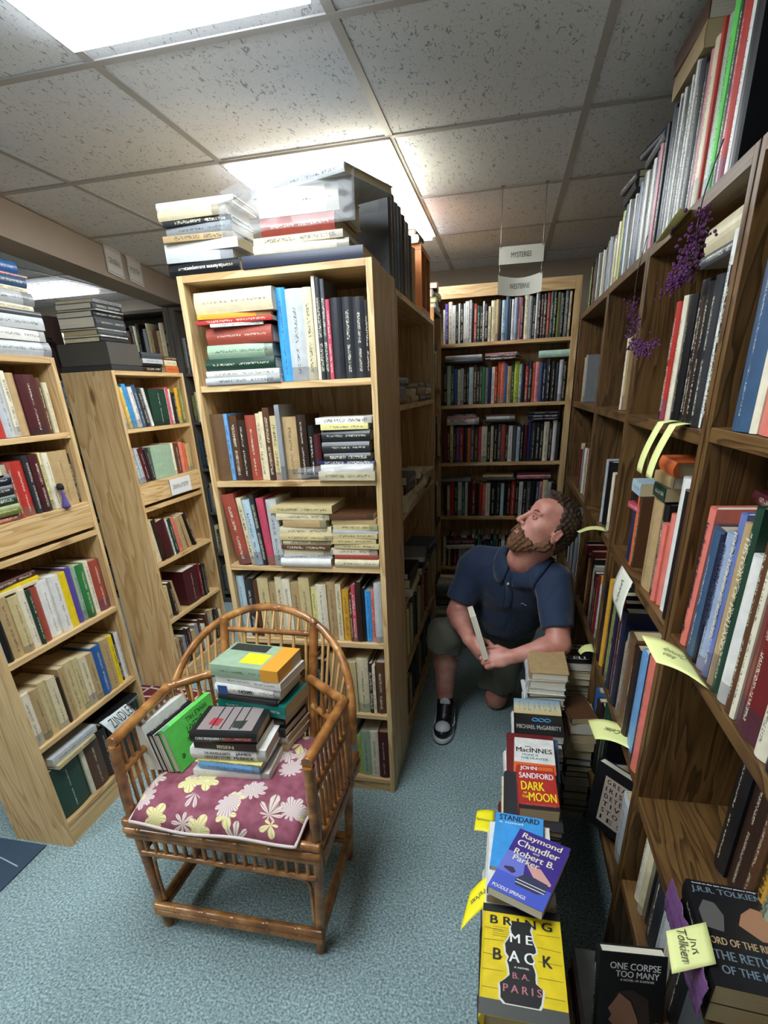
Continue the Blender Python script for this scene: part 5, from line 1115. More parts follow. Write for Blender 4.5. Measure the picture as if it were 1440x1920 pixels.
top = fp[5]
for pts, mt_ in (([(0.02, 0.02), (0.15, 0.02), (0.15, 0.195), (0.02, 0.195)], mat('photo_grey', hx('8d8280'), 0.4)), ([(0.04, 0.135), (0.08, 0.13), (0.085, 0.165), (0.05, 0.17)], mat('photo_red', hx('a83440'), 0.4)), ([(0.03, 0.055), (0.075, 0.05), (0.07, 0.09), (0.035, 0.088)], mat('photo_dark', hx('2c3430'), 0.4)), ([(0.09, 0.04), (0.14, 0.045), (0.135, 0.12), (0.10, 0.11)], mat('photo_pale', hx('c8c0b8'), 0.4))):
    poly(top, 0.036, pts, mt_, 'cover_photo', off=0.0004+0.0002*random.random())
for z in (0.06, 0.09, 0.12, 0.15): patch(top, 0.036, 0.025, 0.148, z, z+0.004, BLACK_INK, 'cover_photo_bar', 0.0009)
GB = 'books piled on the chair back'
FCB = F(-0.792, 1.338, 0, -4)
bp = pile(FCB, 0.02, 0.0, CZ0+0.003, 'tan 34 235 -3 P, ivory 30 240 -5, charcoal 30 225 -3, black 40 235 -2, teal 46 252 -3 P, black 20 215 -2, white 36 235 1, white 28 240 -3 P, sage 42 245 -1 P', 'of the back pile on the chair', GB, depth=0.165)
spt(bp[6], 'HOWL', 0.05, 0.014, 0.018, 0.12, BLACK_INK)
spt(bp[3], 'HUCK FINN', 0.12, 0.02, 0.020, 0.15, mat('cream_ink', (0, 0, 0)))
for a, b, c_, nm in ((0.188, 0.222, '2c4a86', 'spine_flag'),): 
    bm = bmesh.new(); bm_box(bm, 0.002, 0.034, -0.0012, -0.0004, a, b); done(bm, nm, mat('flag_blue', hx(c_), 0.5), bp[6])
bm = bmesh.new(); bm_box(bm, 0.001, 0.0415, -0.0012, 0.10, 0.0, 0.062); done(bm, 'spine_band', mat('cover_amber', hx('dc9a34'), 0.45), bp[8])
patch(bp[8], 0.042, 0.03, 0.10, 0.07, 0.155, mat('cover_brightyellow', hx('e2dc28'), 0.45)); patch(bp[8], 0.042, 0.0, 0.165, 0.0, 0.062, mat('cover_amber', (0, 0, 0)))
patch(bp[8], 0.042, 0.11, 0.16, 0.10, 0.235, mat('photo_dark', (0, 0, 0)))
# ------------------------------------------------------------------ the man: one implicit surface, meshed with surface nets
class Field:
    def __init__(s, lo, hi, h):
        s.lo = np.array(lo, np.float32); s.h = h
        s.n = np.ceil((np.array(hi)-np.array(lo))/h).astype(int)+1
        s.f = np.full(s.n, 1.0, np.float32)
    def sub(s, lo, hi):
        a = np.maximum(0, np.floor((np.array(lo)-s.lo)/s.h).astype(int)); b = np.minimum(s.n, np.ceil((np.array(hi)-s.lo)/s.h).astype(int)+1)
        if np.any(b <= a): return None
        ax = [s.lo[i]+s.h*np.arange(a[i], b[i], dtype=np.float32) for i in range(3)]
        X, Y, Z = np.meshgrid(*ax, indexing='ij', sparse=True)
        return (slice(a[0], b[0]), slice(a[1], b[1]), slice(a[2], b[2])), X, Y, Z
    def add(s, fn, lo, hi, k=0.01, op='u'):
        m_ = k*2+s.h*3
        r = s.sub(np.array(lo)-m_, np.array(hi)+m_)
        if r is None: return
        sl_, X, Y, Z = r
        d = fn(X, Y, Z).astype(np.float32); cur = s.f[sl_]
        if op == 'u':
            hh = np.maximum(k-np.abs(cur-d), 0)/max(k, 1e-6); s.f[sl_] = np.minimum(cur, d)-hh*hh*k*0.25
        elif op == 's':
            d = -d; hh = np.maximum(k-np.abs(cur-d), 0)/max(k, 1e-6); s.f[sl_] = np.maximum(cur, d)+hh*hh*k*0.25
    def cap(s, a, b, ra, rb, k=0.01, op='u'):
        a = np.array(a, float); b = np.array(b, float); d = b-a; L2 = float(d@d)+1e-12
        def fn(X, Y, Z):
            t = np.clip(((X-a[0])*d[0]+(Y-a[1])*d[1]+(Z-a[2])*d[2])/L2, 0, 1)
            return np.sqrt((X-a[0]-t*d[0])**2+(Y-a[1]-t*d[1])**2+(Z-a[2]-t*d[2])**2)-(ra+(rb-ra)*t)
        R_ = max(ra, rb); s.add(fn, np.minimum(a, b)-R_, np.maximum(a, b)+R_, k, op)
    def ell(s, c, rad, B=None, k=0.01, op='u'):
        c = np.array(c, float); B = np.eye(3) if B is None else np.array(B); rad = np.array(rad, float)
        def fn(X, Y, Z):
            q = [((X-c[0])*B[i][0]+(Y-c[1])*B[i][1]+(Z-c[2])*B[i][2]) for i in range(3)]
            k0 = np.sqrt(sum((q[i]/rad[i])**2 for i in range(3))); k1 = np.sqrt(sum((q[i]/rad[i]**2)**2 for i in range(3)))+1e-9
            return k0*(k0-1)/k1
        R_ = rad.max(); s.add(fn, c-R_, c+R_, k, op)
    def mesh(s, name, mts, parent, noise=0):
        f = s.f; ins = f < 0; N = f.shape
        cs = np.zeros((N[0]-1, N[1]-1, N[2]-1), np.uint8)
        for i in (0, 1):
            for j in (0, 1):
                for k in (0, 1): cs += ins[i:N[0]-1+i, j:N[1]-1+j, k:N[2]-1+k]
        act = (cs > 0) & (cs < 8); idx = np.full(cs.shape, -1, np.int32)
        cells = np.argwhere(act); idx[act] = np.arange(len(cells))
        acc = np.zeros((len(cells), 3)); cnt = np.zeros(len(cells))
        cor = [(i, j, k) for i in (0, 1) for j in (0, 1) for k in (0, 1)]
        vals = {c: f[cells[:, 0]+c[0], cells[:, 1]+c[1], cells[:, 2]+c[2]] for c in cor}
        for a in cor:
            for ax in range(3):
                if a[ax] == 1: continue
                b = list(a); b[ax] = 1; b = tuple(b)
                va, vb = vals[a], vals[b]; cr = (va < 0) != (vb < 0)
                t = np.where(cr, va/np.where(cr, va-vb, 1), 0)
                p = np.array(a, float)[None, :].repeat(len(cells), 0); p[:, ax] += t
                acc[cr] += p[cr]; cnt[cr] += 1
        V = (cells+acc/cnt[:, None])*s.h+s.lo
        quads = []
        for ax in range(3):
            o1, o2 = (ax+1) % 3, (ax+2) % 3
            sa = [slice(0, n) for n in N]; sb = [slice(0, n) for n in N]
            sa[ax] = slice(0, N[ax]-1); sb[ax] = slice(1, N[ax])
            for q in (o1, o2): sa[q] = slice(1, N[q]-1); sb[q] = slice(1, N[q]-1)
            A, Bv = ins[tuple(sa)], ins[tuple(sb)]
            e = np.argwhere(A != Bv); 
            if not len(e): continue
            flip = A[e[:, 0], e[:, 1], e[:, 2]]
            base = e.copy(); base[:, o1] += 1; base[:, o2] += 1
            def g(d1, d2):
                c = base.copy(); c[:, o1] -= d1; c[:, o2] -= d2; return idx[c[:, 0], c[:, 1], c[:, 2]]
            q = np.stack([g(1, 1), g(0, 1), g(0, 0), g(1, 0)], 1)
            q[~flip] = q[~flip][:, ::-1]; quads.append(q)
        Q = np.concatenate(quads); Q = Q[(Q >= 0).all(1)]
        me = bpy.data.meshes.new(name)
        me.vertices.add(len(V)); me.vertices.foreach_set('co', V.astype(np.float32).ravel())
        me.loops.add(len(Q)*4); me.loops.foreach_set('vertex_index', Q.ravel().astype(np.int32))
        me.polygons.add(len(Q)); me.polygons.foreach_set('loop_start', np.arange(0, len(Q)*4, 4, dtype=np.int32))
        me.update(calc_edges=True); me.validate()
        me.polygons.foreach_set('use_smooth', [True]*len(me.polygons))
        o = link(name, me, mts, parent); o.matrix_world = Matrix.Identity(4)
        sm = o.modifiers.new('smooth', 'SMOOTH'); sm.factor = 0.5; sm.iterations = 3
        return o
# joints (metres, world)
V3 = lambda *a: np.array(a, float)
PEL = V3(0.03, 2.74, 0.46); CH = V3(0.06, 2.46, 0.80); NK = V3(0.115, 2.315, 0.965)
RSH = V3(-0.105, 2.42, 0.895); REL = V3(-0.185, 2.36, 0.675); RWR = V3(-0.115, 2.17, 0.625)
LSH = V3(0.235, 2.27, 0.875); LEL = V3(0.262, 2.10, 0.650); LWR = V3(0.075, 2.045, 0.612)
RHIP = V3(-0.06, 2.74, 0.45); RKN = V3(-0.245, 2.40, 0.53); RAN = V3(-0.250, 2.44, 0.085)
LHIP = V3(0.09, 2.74, 0.45); LKN = V3(0.02, 2.60, 0.065); LAN = V3(0.06, 3.0, 0.06)
# head frame
hf = V3(-0.78, -0.30, 0.50); hf /= np.linalg.norm(hf)
hu = V3(0.46, 0.10, 0.88); hu -= hf*(hu@hf); hu /= np.linalg.norm(hu); hs = np.cross(hf, hu)*-1   # hs points to the camera side
if hs[1] > 0: hs = -hs
HC = V3(0.188, 2.262, 1.112); HS = 1.06
HB = [hf, hs, hu]
def hp_(f, s, u): return HC+(hf*f+hs*s+hu*u)*HS
fld = Field((-0.42, 1.95, -0.02), (0.45, 3.25, 1.33), 0.0035)
# skull and face
fld.ell(hp_(-0.012, 0, 0.028), np.array([0.098, 0.077, 0.092])*HS, HB, 0.02)
fld.ell(hp_(0.028, 0, -0.035), np.array([0.068, 0.064, 0.080])*HS, HB, 0.03)
fld.ell(hp_(0.055, 0, 0.050), np.array([0.036, 0.058, 0.036])*HS, HB, 0.02)      # brow
for sd in (-1, 1):
    fld.cap(hp_(-0.015, sd*0.055, -0.06), hp_(0.06, sd*0.022, -0.100), 0.022, 0.018, 0.02)   # jaw
    fld.ell(hp_(0.055, sd*0.040, -0.018), (0.024, 0.022, 0.020), HB, 0.02)        # cheek
    fld.ell(hp_(0.092, sd*0.030, 0.012), (0.017, 0.016, 0.013), HB, 0.012, 's')   # eye socket
    fld.ell(hp_(0.076, sd*0.030, 0.010), (0.0125, 0.0135, 0.0120), HB, 0.003)     # eyeball and lids
    fld.cap(hp_(0.089, sd*0.012, 0.028), hp_(0.078, sd*0.048, 0.030), 0.007, 0.005, 0.008)   # brow ridge
    # ear
    fld.ell(hp_(-0.012, sd*0.079, -0.012), (0.019, 0.008, 0.031), HB, 0.006)
    fld.ell(hp_(-0.006, sd*0.089, -0.010), (0.010, 0.006, 0.018), HB, 0.004, 's')
    fld.cap(hp_(-0.022, sd*0.086, -0.022), hp_(-0.024, sd*0.088, 0.010), 0.0035, 0.004, 0.003)
    fld.cap(hp_(-0.024, sd*0.088, 0.010), hp_(-0.006, sd*0.086, 0.020), 0.004, 0.0035, 0.003)
fld.ell(hp_(0.070, 0, -0.108), (0.024, 0.024, 0.020), HB, 0.018)                 # chin
fld.cap(hp_(0.092, 0, 0.020), hp_(0.117, 0, -0.022), 0.0075, 0.011, 0.012)       # nose
fld.ell(hp_(0.119, 0, -0.028), (0.0125, 0.0125, 0.0105), HB, 0.008)
for sd in (-1, 1): fld.ell(hp_(0.103, sd*0.013, -0.032), (0.011, 0.0075, 0.008), HB, 0.006)
fld.ell(hp_(0.088, 0, -0.052), (0.016, 0.028, 0.016), HB, 0.015)
fld.cap(hp_(0.100, -0.020, -0.062), hp_(0.104, 0, -0.061), 0.0035, 0.005, 0.004); fld.cap(hp_(0.104, 0, -0.061), hp_(0.100, 0.020, -0.062), 0.005, 0.0035, 0.004)
fld.cap(hp_(0.100, -0.016, -0.073), hp_(0.101, 0.016, -0.073), 0.005, 0.005, 0.004)
fld.cap(hp_(0.108, -0.022, -0.0675), hp_(0.108, 0.022, -0.0675), 0.002, 0.002, 0.003, 's')
HEADF = fld.f.copy() if False else None
# neck and trunk
fld.cap(hp_(-0.03, 0, -0.05), NK, 0.062, 0.068, 0.03)
fld.cap(hp_(0.0, 0, -0.08), NK+V3(-0.02, -0.02, 0), 0.05, 0.06, 0.03)
def trunk(F_, g, k=0.05):
    F_.cap(NK+V3(0, 0.05, -0.06), RSH+V3(0.02, 0.01, 0.0), 0.07+g, 0.066+g, k); F_.cap(NK+V3(0, 0.05, -0.06), LSH+V3(-0.02, 0.01, 0.0), 0.07+g, 0.068+g, k)
    ax = (CH-PEL)/np.linalg.norm(CH-PEL); sx_ = V3(0.92, -0.35, -0.1); sx_ -= ax*(sx_@ax); sx_ /= np.linalg.norm(sx_); fr = np.cross(ax, sx_)
    F_.ell(CH+V3(0, 0, -0.01), (0.185+g, 0.135+g, 0.19+g), [sx_, fr, ax], k)
    F_.ell((CH*0.55+PEL*0.45)+V3(0, -0.03, -0.02), (0.172+g, 0.145+g, 0.18+g), [sx_, fr, ax], k)
    F_.ell(PEL+V3(0, 0.0, 0.03), (0.178+g, 0.145+g, 0.14+g), [sx_, fr, ax], k)
trunk(fld, -0.006)
def arms(F_, g=0, k=0.02, sleeve=False):
    for SH_, EL_, WR_ in ((RSH, REL, RWR), (LSH, LEL, LWR)):
        F_.cap(SH_, EL_, 0.062+g, 0.048+g, k)
        if not sleeve:
            m_ = EL_*0.7+WR_*0.3
            F_.cap(EL_, m_, 0.046, 0.046, k); F_.cap(m_, WR_, 0.046, 0.029, k)
arms(fld)
# legs
fld.cap(RHIP, RKN, 0.088, 0.062, 0.03); fld.ell(RKN+V3(0, -0.01, 0), (0.056, 0.058, 0.062), None, 0.02)
fld.cap(RKN+V3(0, 0.0, -0.04), RKN*0.62+RAN*0.38+V3(0, 0.018, 0), 0.052, 0.058, 0.02); fld.cap(RKN*0.62+RAN*0.38+V3(0, 0.018, 0), RAN, 0.058, 0.036, 0.02)
fld.cap(LHIP, LKN+V3(0, 0.02, 0.02), 0.088, 0.062, 0.03); fld.ell(LKN+V3(0, 0.0, -0.005), (0.056, 0.055, 0.055), None, 0.02)
fld.cap(LKN, LKN*0.6+LAN*0.4+V3(0, 0, 0.02), 0.052, 0.056, 0.02); fld.cap(LKN*0.6+LAN*0.4+V3(0, 0, 0.02), LAN, 0.056, 0.036, 0.02)
fld.cap(RAN, RAN+V3(0.0, -0.02, -0.04), 0.034, 0.034, 0.01); fld.cap(RAN+V3(0, 0.02, -0.045), RAN+V3(0.0, -0.14, -0.05), 0.03, 0.03, 0.01)
fld.cap(LAN, LAN+V3(0.0, 0.07, 0.0), 0.034, 0.03, 0.01); fld.cap(LAN+V3(0, 0.07, 0.02), LAN+V3(0.0, 0.05, -0.03), 0.03, 0.03, 0.01)
# held book lies in this plane
BK0 = V3(-0.022, 2.035, 0.700)     # centre of the book
# hands
def hand(wr, pdir, nrm, side, curls, thumb, F_=fld):
    """wr wrist, pdir towards the knuckles, nrm out of the back of the hand, side towards the thumb"""
    pdir = pdir/np.linalg.norm(pdir); nrm = nrm-pdir*(nrm@pdir); nrm /= np.linalg.norm(nrm); side_ = np.cross(pdir, nrm); 
    if side_@side < 0: side_ = -side_
    B = [pdir, side_, nrm]
    pc = wr+pdir*0.052
    F_.ell(pc, (0.052, 0.043, 0.019), B, 0.012); F_.cap(wr, wr+pdir*0.03, 0.027, 0.026, 0.014)
    F_.ell(wr+pdir*0.038+side_*0.022-nrm*0.008, (0.032, 0.017, 0.017), B, 0.01)
    offs = (0.031, 0.0105, -0.0105, -0.030); lens = ((0.044, 0.027, 0.022), (0.048, 0.031, 0.024), (0.045, 0.029, 0.023), (0.036, 0.022, 0.020))
    for i, (o_, ls, c) in enumerate(zip(offs, lens, curls)):
        p = wr+pdir*(0.092-abs(o_)*0.18)+side_*o_; F_.cap(wr+pdir*0.05+side_*o_*0.8, p, 0.0105, 0.0105, 0.006)
        a = 0
        for j, l_ in enumerate(ls):
            a += c[j]; d = pdir*math.cos(a)-nrm*math.sin(a)
            q = p+d*l_; r_ = (0.0100, 0.0092, 0.0084)[j]; F_.cap(p, q, r_+0.0004, r_-0.0004, 0.003); p = q
    p = wr+pdir*0.03+side_*0.030-nrm*0.006
    for d, l_, r_ in thumb:
        dd = pdir*d[0]+side_*d[1]+nrm*d[2]; dd /= np.linalg.norm(dd); q = p+dd*l_; F_.cap(p, q, r_+0.001, r_-0.001, 0.006); p = q
cl = [(0.55, 0.85, 0.5), (0.65, 0.95, 0.55), (0.75, 1.0, 0.6), (0.85, 1.0, 0.6)]
hand(LWR, V3(-0.95, -0.12, -0.10), V3(0.12, -0.72, 0.60), V3(-0.2, 0.3, 0.9), cl, [((0.75, 0.55, -0.35), 0.036, 0.0125), ((0.9, 0.1, -0.35), 0.030, 0.0105), ((0.95, -0.1, -0.3), 0.024, 0.0095)])
cl2 = [(0.35, 0.5, 0.35), (0.4, 0.6, 0.4), (0.5, 0.65, 0.4), (0.6, 0.7, 0.4)]
hand(RWR, V3(0.52, -0.60, -0.42), V3(-0.75, -0.45, -0.1), V3(0.1, -0.4, 0.8), cl2, [((0.7, 0.55, -0.5), 0.036, 0.0125), ((0.9, 0.25, -0.4), 0.030, 0.0105), ((0.95, 0.0, -0.3), 0.024, 0.0095)])
man = tag(empty('person'), 'bearded man in navy polo and shorts kneeling in the aisle, looking up left', 'person')
man_inv = None
def skin():
    mt, N, L, P = newmat('skin')
    tc = N.new('ShaderNodeTexCoord'); n = N.new('ShaderNodeTexNoise'); n.inputs['Scale'].default_value = 18; n.inputs['Detail'].default_value = 5; L.new(tc.outputs['Object'], n.inputs['Vector'])
    r = ramp(N, [(0.3, hx('b87468')), (0.55, hx('c98c7c')), (0.75, hx('d6a08e'))]); L.new(n.outputs['Fac'], r.inputs[0]); L.new(r.outputs[0], P.inputs['Base Color'])
    P.inputs['Roughness'].default_value = 0.45; P.inputs['Subsurface Weight'].default_value = 0.15; P.inputs['Subsurface Radius'].default_value = (0.012, 0.004, 0.002); P.inputs['Subsurface Scale'].default_value = 1
    return mt
SKIN = skin()
fld.mesh('body', SKIN, man)
# shirt
def cloth(name, c, var=0.12):
    mt, N, L, P = newmat(name)
    tc = N.new('ShaderNodeTexCoord'); n = N.new('ShaderNodeTexNoise'); n.inputs['Scale'].default_value = 7; n.inputs['Detail'].default_value = 3; n.inputs['Distortion'].default_value = 0.8; L.new(tc.outputs['Object'], n.inputs['Vector'])
    w_ = N.new('ShaderNodeTexNoise'); w_.inputs['Scale'].default_value = 700; L.new(tc.outputs['Object'], w_.inputs['Vector'])
    b1_ = N.new('ShaderNodeBump'); b1_.inputs['Strength'].default_value = 0.7; b1_.inputs['Distance'].default_value = 0.02; L.new(n.outputs['Fac'], b1_.inputs['Height'])
    b2_ = N.new('ShaderNodeBump'); b2_.inputs['Strength'].default_value = 0.25; b2_.inputs['Distance'].default_value = 0.001; L.new(w_.outputs['Fac'], b2_.inputs['Height']); L.new(b1_.outputs[0], b2_.inputs['Normal'])
    L.new(b2_.outputs[0], P.inputs['Normal']); P.inputs['Base Color'].default_value = (*c, 1); P.inputs['Roughness'].default_value = 0.8; P.inputs['Sheen Weight'].default_value = 0.2
    return mt
NAVY = cloth('navy_pique', hx('172b49')); SHRT = cloth('olive_twill', hx('5a5a4c'))
sf_ = Field((-0.42, 1.98, 0.25), (0.45, 2.98, 1.08), 0.005)
trunk(sf_, 0.010)
for SH_, EL_ in ((RSH, REL), (LSH, LEL)):
    e = SH_*0.28+EL_*0.72; sf_.cap(SH_, e, 0.080, 0.072, 0.03)
# cut the neck opening and sleeve ends
sf_.cap(NK+V3(-0.02, -0.02, 0.015), NK+V3(0.0, -0.01, 0.12), 0.060, 0.085, 0.006, 's')
sf_.cap(NK+V3(-0.035, -0.055, -0.005), NK+V3(-0.055, -0.13, -0.035), 0.026, 0.012, 0.006, 's')
def halfspace(F_, p, n, lo, hi, k=0.004):
    n = n/np.linalg.norm(n); F_.add(lambda X, Y, Z: -((X-p[0])*n[0]+(Y-p[1])*n[1]+(Z-p[2])*n[2]), lo, hi, k, 's')
for SH_, EL_ in ((RSH, REL), (LSH, LEL)):
    p = SH_*0.24+EL_*0.76; d = (EL_-SH_)
    d = d/np.linalg.norm(d); q = p+d*0.05
    sf_.add(lambda X, Y, Z, p=p, d=d, q=q: np.maximum(-((X-p[0])*d[0]+(Y-p[1])*d[1]+(Z-p[2])*d[2]), np.sqrt((X-q[0])**2+(Y-q[1])**2+(Z-q[2])**2)-0.11), q-0.11, q+0.11, 0.003, 's')
# folds
def folds(X, Y, Z, amp=0.004):
    return amp*(np.sin(X*38+Z*26+2*np.sin(Y*21))+0.6*np.sin(Y*47-Z*33+1.5*np.sin(X*25)))
r_ = sf_.sub(sf_.lo, sf_.lo+sf_.h*(sf_.n-1)); sf_.f[r_[0]] += folds(r_[1], r_[2], r_[3])
shirt = sf_.mesh('polo_shirt', NAVY, man)
# placket, collar, buttons, emblem: placed against the shirt front with ray casts
from mathutils.bvhtree import BVHTree
def bvh(o):
    me = o.data; return BVHTree.FromPolygons([v.co[:] for v in me.vertices], [p.vertices[:] for p in me.polygons])
SB = bvh(shirt)
def onshirt(p, off=0.002):
    loc, nr, i, d = SB.find_nearest(Vector(p)); return loc+nr*off, nr
def ribbon(name, pts, w_, mt, parent, off=0.002, th_=0.0025, side=None):
    bm = bmesh.new(); L_ = []
    pts = catmull(pts, 6)
    for i, p in enumerate(pts):
        t = (pts[min(i+1, len(pts)-1)]-pts[max(0, i-1)]).normalized(); q, nr = onshirt(p, off); s_ = t.cross(nr).normalized()
        a, n1 = onshirt(q-s_*w_/2, off); b, n2 = onshirt(q+s_*w_/2, off); L_.append((bm.verts.new(a), bm.verts.new(q), bm.verts.new(b)))
    for i in range(len(L_)-1):
        for j in (0, 1):
            f = bm.faces.new((L_[i][j], L_[i+1][j], L_[i+1][j+1], L_[i][j+1])); f.smooth = True
    o = done(bm, name, mt, parent); md = o.modifiers.new('s', 'SOLIDIFY'); md.thickness = th_; md.offset = 1
    return o
pl_pts = [V3(0.022, 2.301, 0.931), V3(0.035, 2.285, 0.895), V3(0.045, 2.285, 0.84), V3(0.050, 2.300, 0.785), V3(0.045, 2.33, 0.72)]
SHADE = mat('navy_shade', hx('101c30'), 0.8)
ribbon('placket', pl_pts, 0.034, NAVY, man, 0.0015, 0.002)
for q_ in (-1, 1): ribbon('placket_shade', [p+V3(q_*0.017, 0, 0) for p in pl_pts], 0.0022, SHADE, man, 0.003, 0.001)  # darker strips paint in the shadow lines along the placket edges
BTN = mat('button_white', hx('c8ccd0'), 0.3)
q, nr = onshirt(V3(0.048, 2.285, 0.855), 0.004); bm = bmesh.new(); bmesh.ops.create_icosphere(bm, subdivisions=2, radius=0.0062, matrix=Matrix.Translation(q)); done(bm, 'button', BTN, man)
em, nr = onshirt(V3(0.119, 2.314, 0.745), 0.003)
ribbon('emblem', [em+Vector((-0.014, 0, 0.004)), em+Vector((-0.005, 0, 0.008)), em+Vector((0.003, 0, -0.003)), em+Vector((0.013, 0, -0.006))], 0.005, mat('emblem_grey', hx('a0b0c4'), 0.5), man, 0.003, 0.001)
# collar: stands round the neck and folds outwards into two points
def collar():
    bm = bmesh.new(); n = 48; rows = []
    ax = V3(0.02, -0.12, 1.0); ax /= np.linalg.norm(ax)
    e1 = V3(-0.62, -0.78, 0.0); e1 -= ax*(e1@ax); e1 /= np.linalg.norm(e1); e2 = np.cross(ax, e1)
    for i in range(n+1):
        a = math.radians(10)+(2*PI-math.radians(20))*i/n
        rad_ = e1*math.cos(a)+e2*math.sin(a); fr_ = max(0, math.cos(a))
        q, nr_ = onshirt(NK+rad_*(0.088+0.010*fr_)+ax*(0.030-0.06*fr_), 0.0); q = np.array(q)
        top_ = q+ax*0.022-rad_*0.004
        mid = q+ax*0.018+rad_*0.008
        far = q+rad_*(0.034+0.034*fr_**3)-ax*(0.030+0.050*fr_**3)
        l1, n1 = onshirt((q+far)/2+rad_*0.01, 0.010); l2, n2 = onshirt(far, 0.007)
        rows.append([bm.verts.new(Vector(p)) for p in (q-ax*0.006, top_, mid, l1, l2)])
    for i in range(n):
        for j in range(4):
            f = bm.faces.new((rows[i][j], rows[i+1][j], rows[i+1][j+1], rows[i][j+1])); f.smooth = True
    o = done(bm, 'collar', NAVY, man); md = o.modifiers.new('s', 'SOLIDIFY'); md.thickness = 0.003; md.offset = 0
    edge = [r[4].co.copy() for r in rows] if False else None
collar()
# shorts
sh = Field((-0.42, 2.25, 0.0), (0.42, 3.05, 0.72), 0.005)
sh.ell(PEL+V3(0, 0.0, 0.02), (0.195, 0.165, 0.155), None, 0.04)
sh.cap(RHIP, RKN+V3(0.0, 0.0, 0.0), 0.110, 0.088, 0.03); sh.cap(RKN, RKN+V3(-0.005, 0.0, -0.07), 0.088, 0.082, 0.02)
sh.cap(LHIP, LKN+V3(0, 0.035, 0.05), 0.108, 0.094, 0.03)
sh.add(lambda X, Y, Z: np.maximum(Z-(0.455+(X+0.25)*-0.35), np.sqrt((X+0.25)**2+(Y-2.42)**2+(Z-0.40)**2)-0.20), (-0.45, 2.2, 0.2), (-0.05, 2.65, 0.5), 0.003, 's')
sh.add(lambda X, Y, Z: np.maximum(Z-0.125, np.sqrt((X-0.02)**2+(Y-2.62)**2+(Z-0.0)**2)-0.25), (-0.25, 2.35, -0.1), (0.3, 2.9, 0.15), 0.003, 's')
r_ = sh.sub(sh.lo, sh.lo+sh.h*(sh.n-1)); sh.f[r_[0]] += folds(r_[1], r_[2], r_[3], 0.005)
sh.mesh('shorts', SHRT, man)
# hair and beard: shells around the skull limited to their regions
def region(F_, fn):
    r = F_.sub(F_.lo, F_.lo+F_.h*(F_.n-1)); sl_, X, Y, Z = r
    f_ = ((X-HC[0])*hf[0]+(Y-HC[1])*hf[1]+(Z-HC[2])*hf[2])/HS; u_ = ((X-HC[0])*hu[0]+(Y-HC[1])*hu[1]+(Z-HC[2])*hu[2])/HS; s_ = ((X-HC[0])*hs[0]+(Y-HC[1])*hs[1]+(Z-HC[2])*hs[2])/HS
    g = fn(f_, u_, s_).astype(np.float32); F_.f[sl_] = np.maximum(F_.f[sl_], g)
    nz = 0.0022*(np.sin(f_*310+u_*120+3*np.sin(s_*90))+np.sin(u_*260-f_*140+2*np.sin(s_*130))); F_.f[sl_] += nz.astype(np.float32)
hb = HC-0.17; ht = HC+0.17
hr_ = Field(hb, ht, 0.003)
hr_.ell(hp_(-0.016, 0, 0.030), np.array([0.104, 0.084, 0.100])*HS, HB, 0.01)
hr_.ell(hp_(0.030, 0, 0.110), np.array([0.045, 0.045, 0.022])*HS, HB, 0.02)
hr_.ell(hp_(-0.055, 0, -0.015), np.array([0.062, 0.070, 0.075])*HS, HB, 0.02)
def hair_reg(f, u, s):
    front = f-(0.052+(u-0.095)*0.9-np.abs(s)*0.55)        # hairline on top
    a = f-(0.012+np.clip((0.075-u), 0, 1)*-0.12)          # temple line
    top = np.where(u > 0.085, front, a)
    low = -(u+0.075)+np.clip(f+0.03, 0, 1)*2.2            # nape to sideburn
    low = np.maximum(-(u+0.085), np.where(f > -0.035, -(u+0.018)-0.0+0*f, -(u+0.085)))
    return np.maximum(top, low)*0.8
region(hr_, hair_reg)
HAIR = mat('hair_brown', hx('3c2a1d'), 0.6, 0.9, 260, 0.35, 60); BEARD = mat('beard_auburn', hx('6e4a30'), 0.7, 0.9, 300, 0.35, 70)
hr_.mesh('hair', HAIR, man)
bd2 = Field(hb, ht, 0.003)
for sd in (-1, 1):
    bd2.cap(hp_(-0.004, sd*0.063, -0.028), hp_(-0.002, sd*0.060, -0.060), 0.017, 0.020, 0.02)
    bd2.cap(hp_(-0.008, sd*0.060, -0.062), hp_(0.060, sd*0.026, -0.104), 0.024, 0.026, 0.02)
    bd2.cap(hp_(0.108, sd*0.004, -0.050), hp_(0.094, sd*0.026, -0.064), 0.0075, 0.008, 0.006)
    bd2.cap(hp_(0.094, sd*0.027, -0.064), hp_(0.085, sd*0.025, -0.098), 0.0095, 0.018, 0.012)
for sd in (-1, 1): bd2.cap(hp_(0.088, sd*0.030, -0.078), hp_(0.055, sd*0.046, -0.082), 0.012, 0.014, 0.02)
bd2.ell(hp_(0.078, 0, -0.118), np.array([0.032, 0.032, 0.026])*HS, HB, 0.02)
bd2.ell(hp_(0.096, 0, -0.094), np.array([0.012, 0.020, 0.012])*HS, HB, 0.01)
region(bd2, lambda f, u, s: np.maximum(-(f+0.03), (u+0.015))*0.5-0.002)
bd2.mesh('beard', BEARD, man)
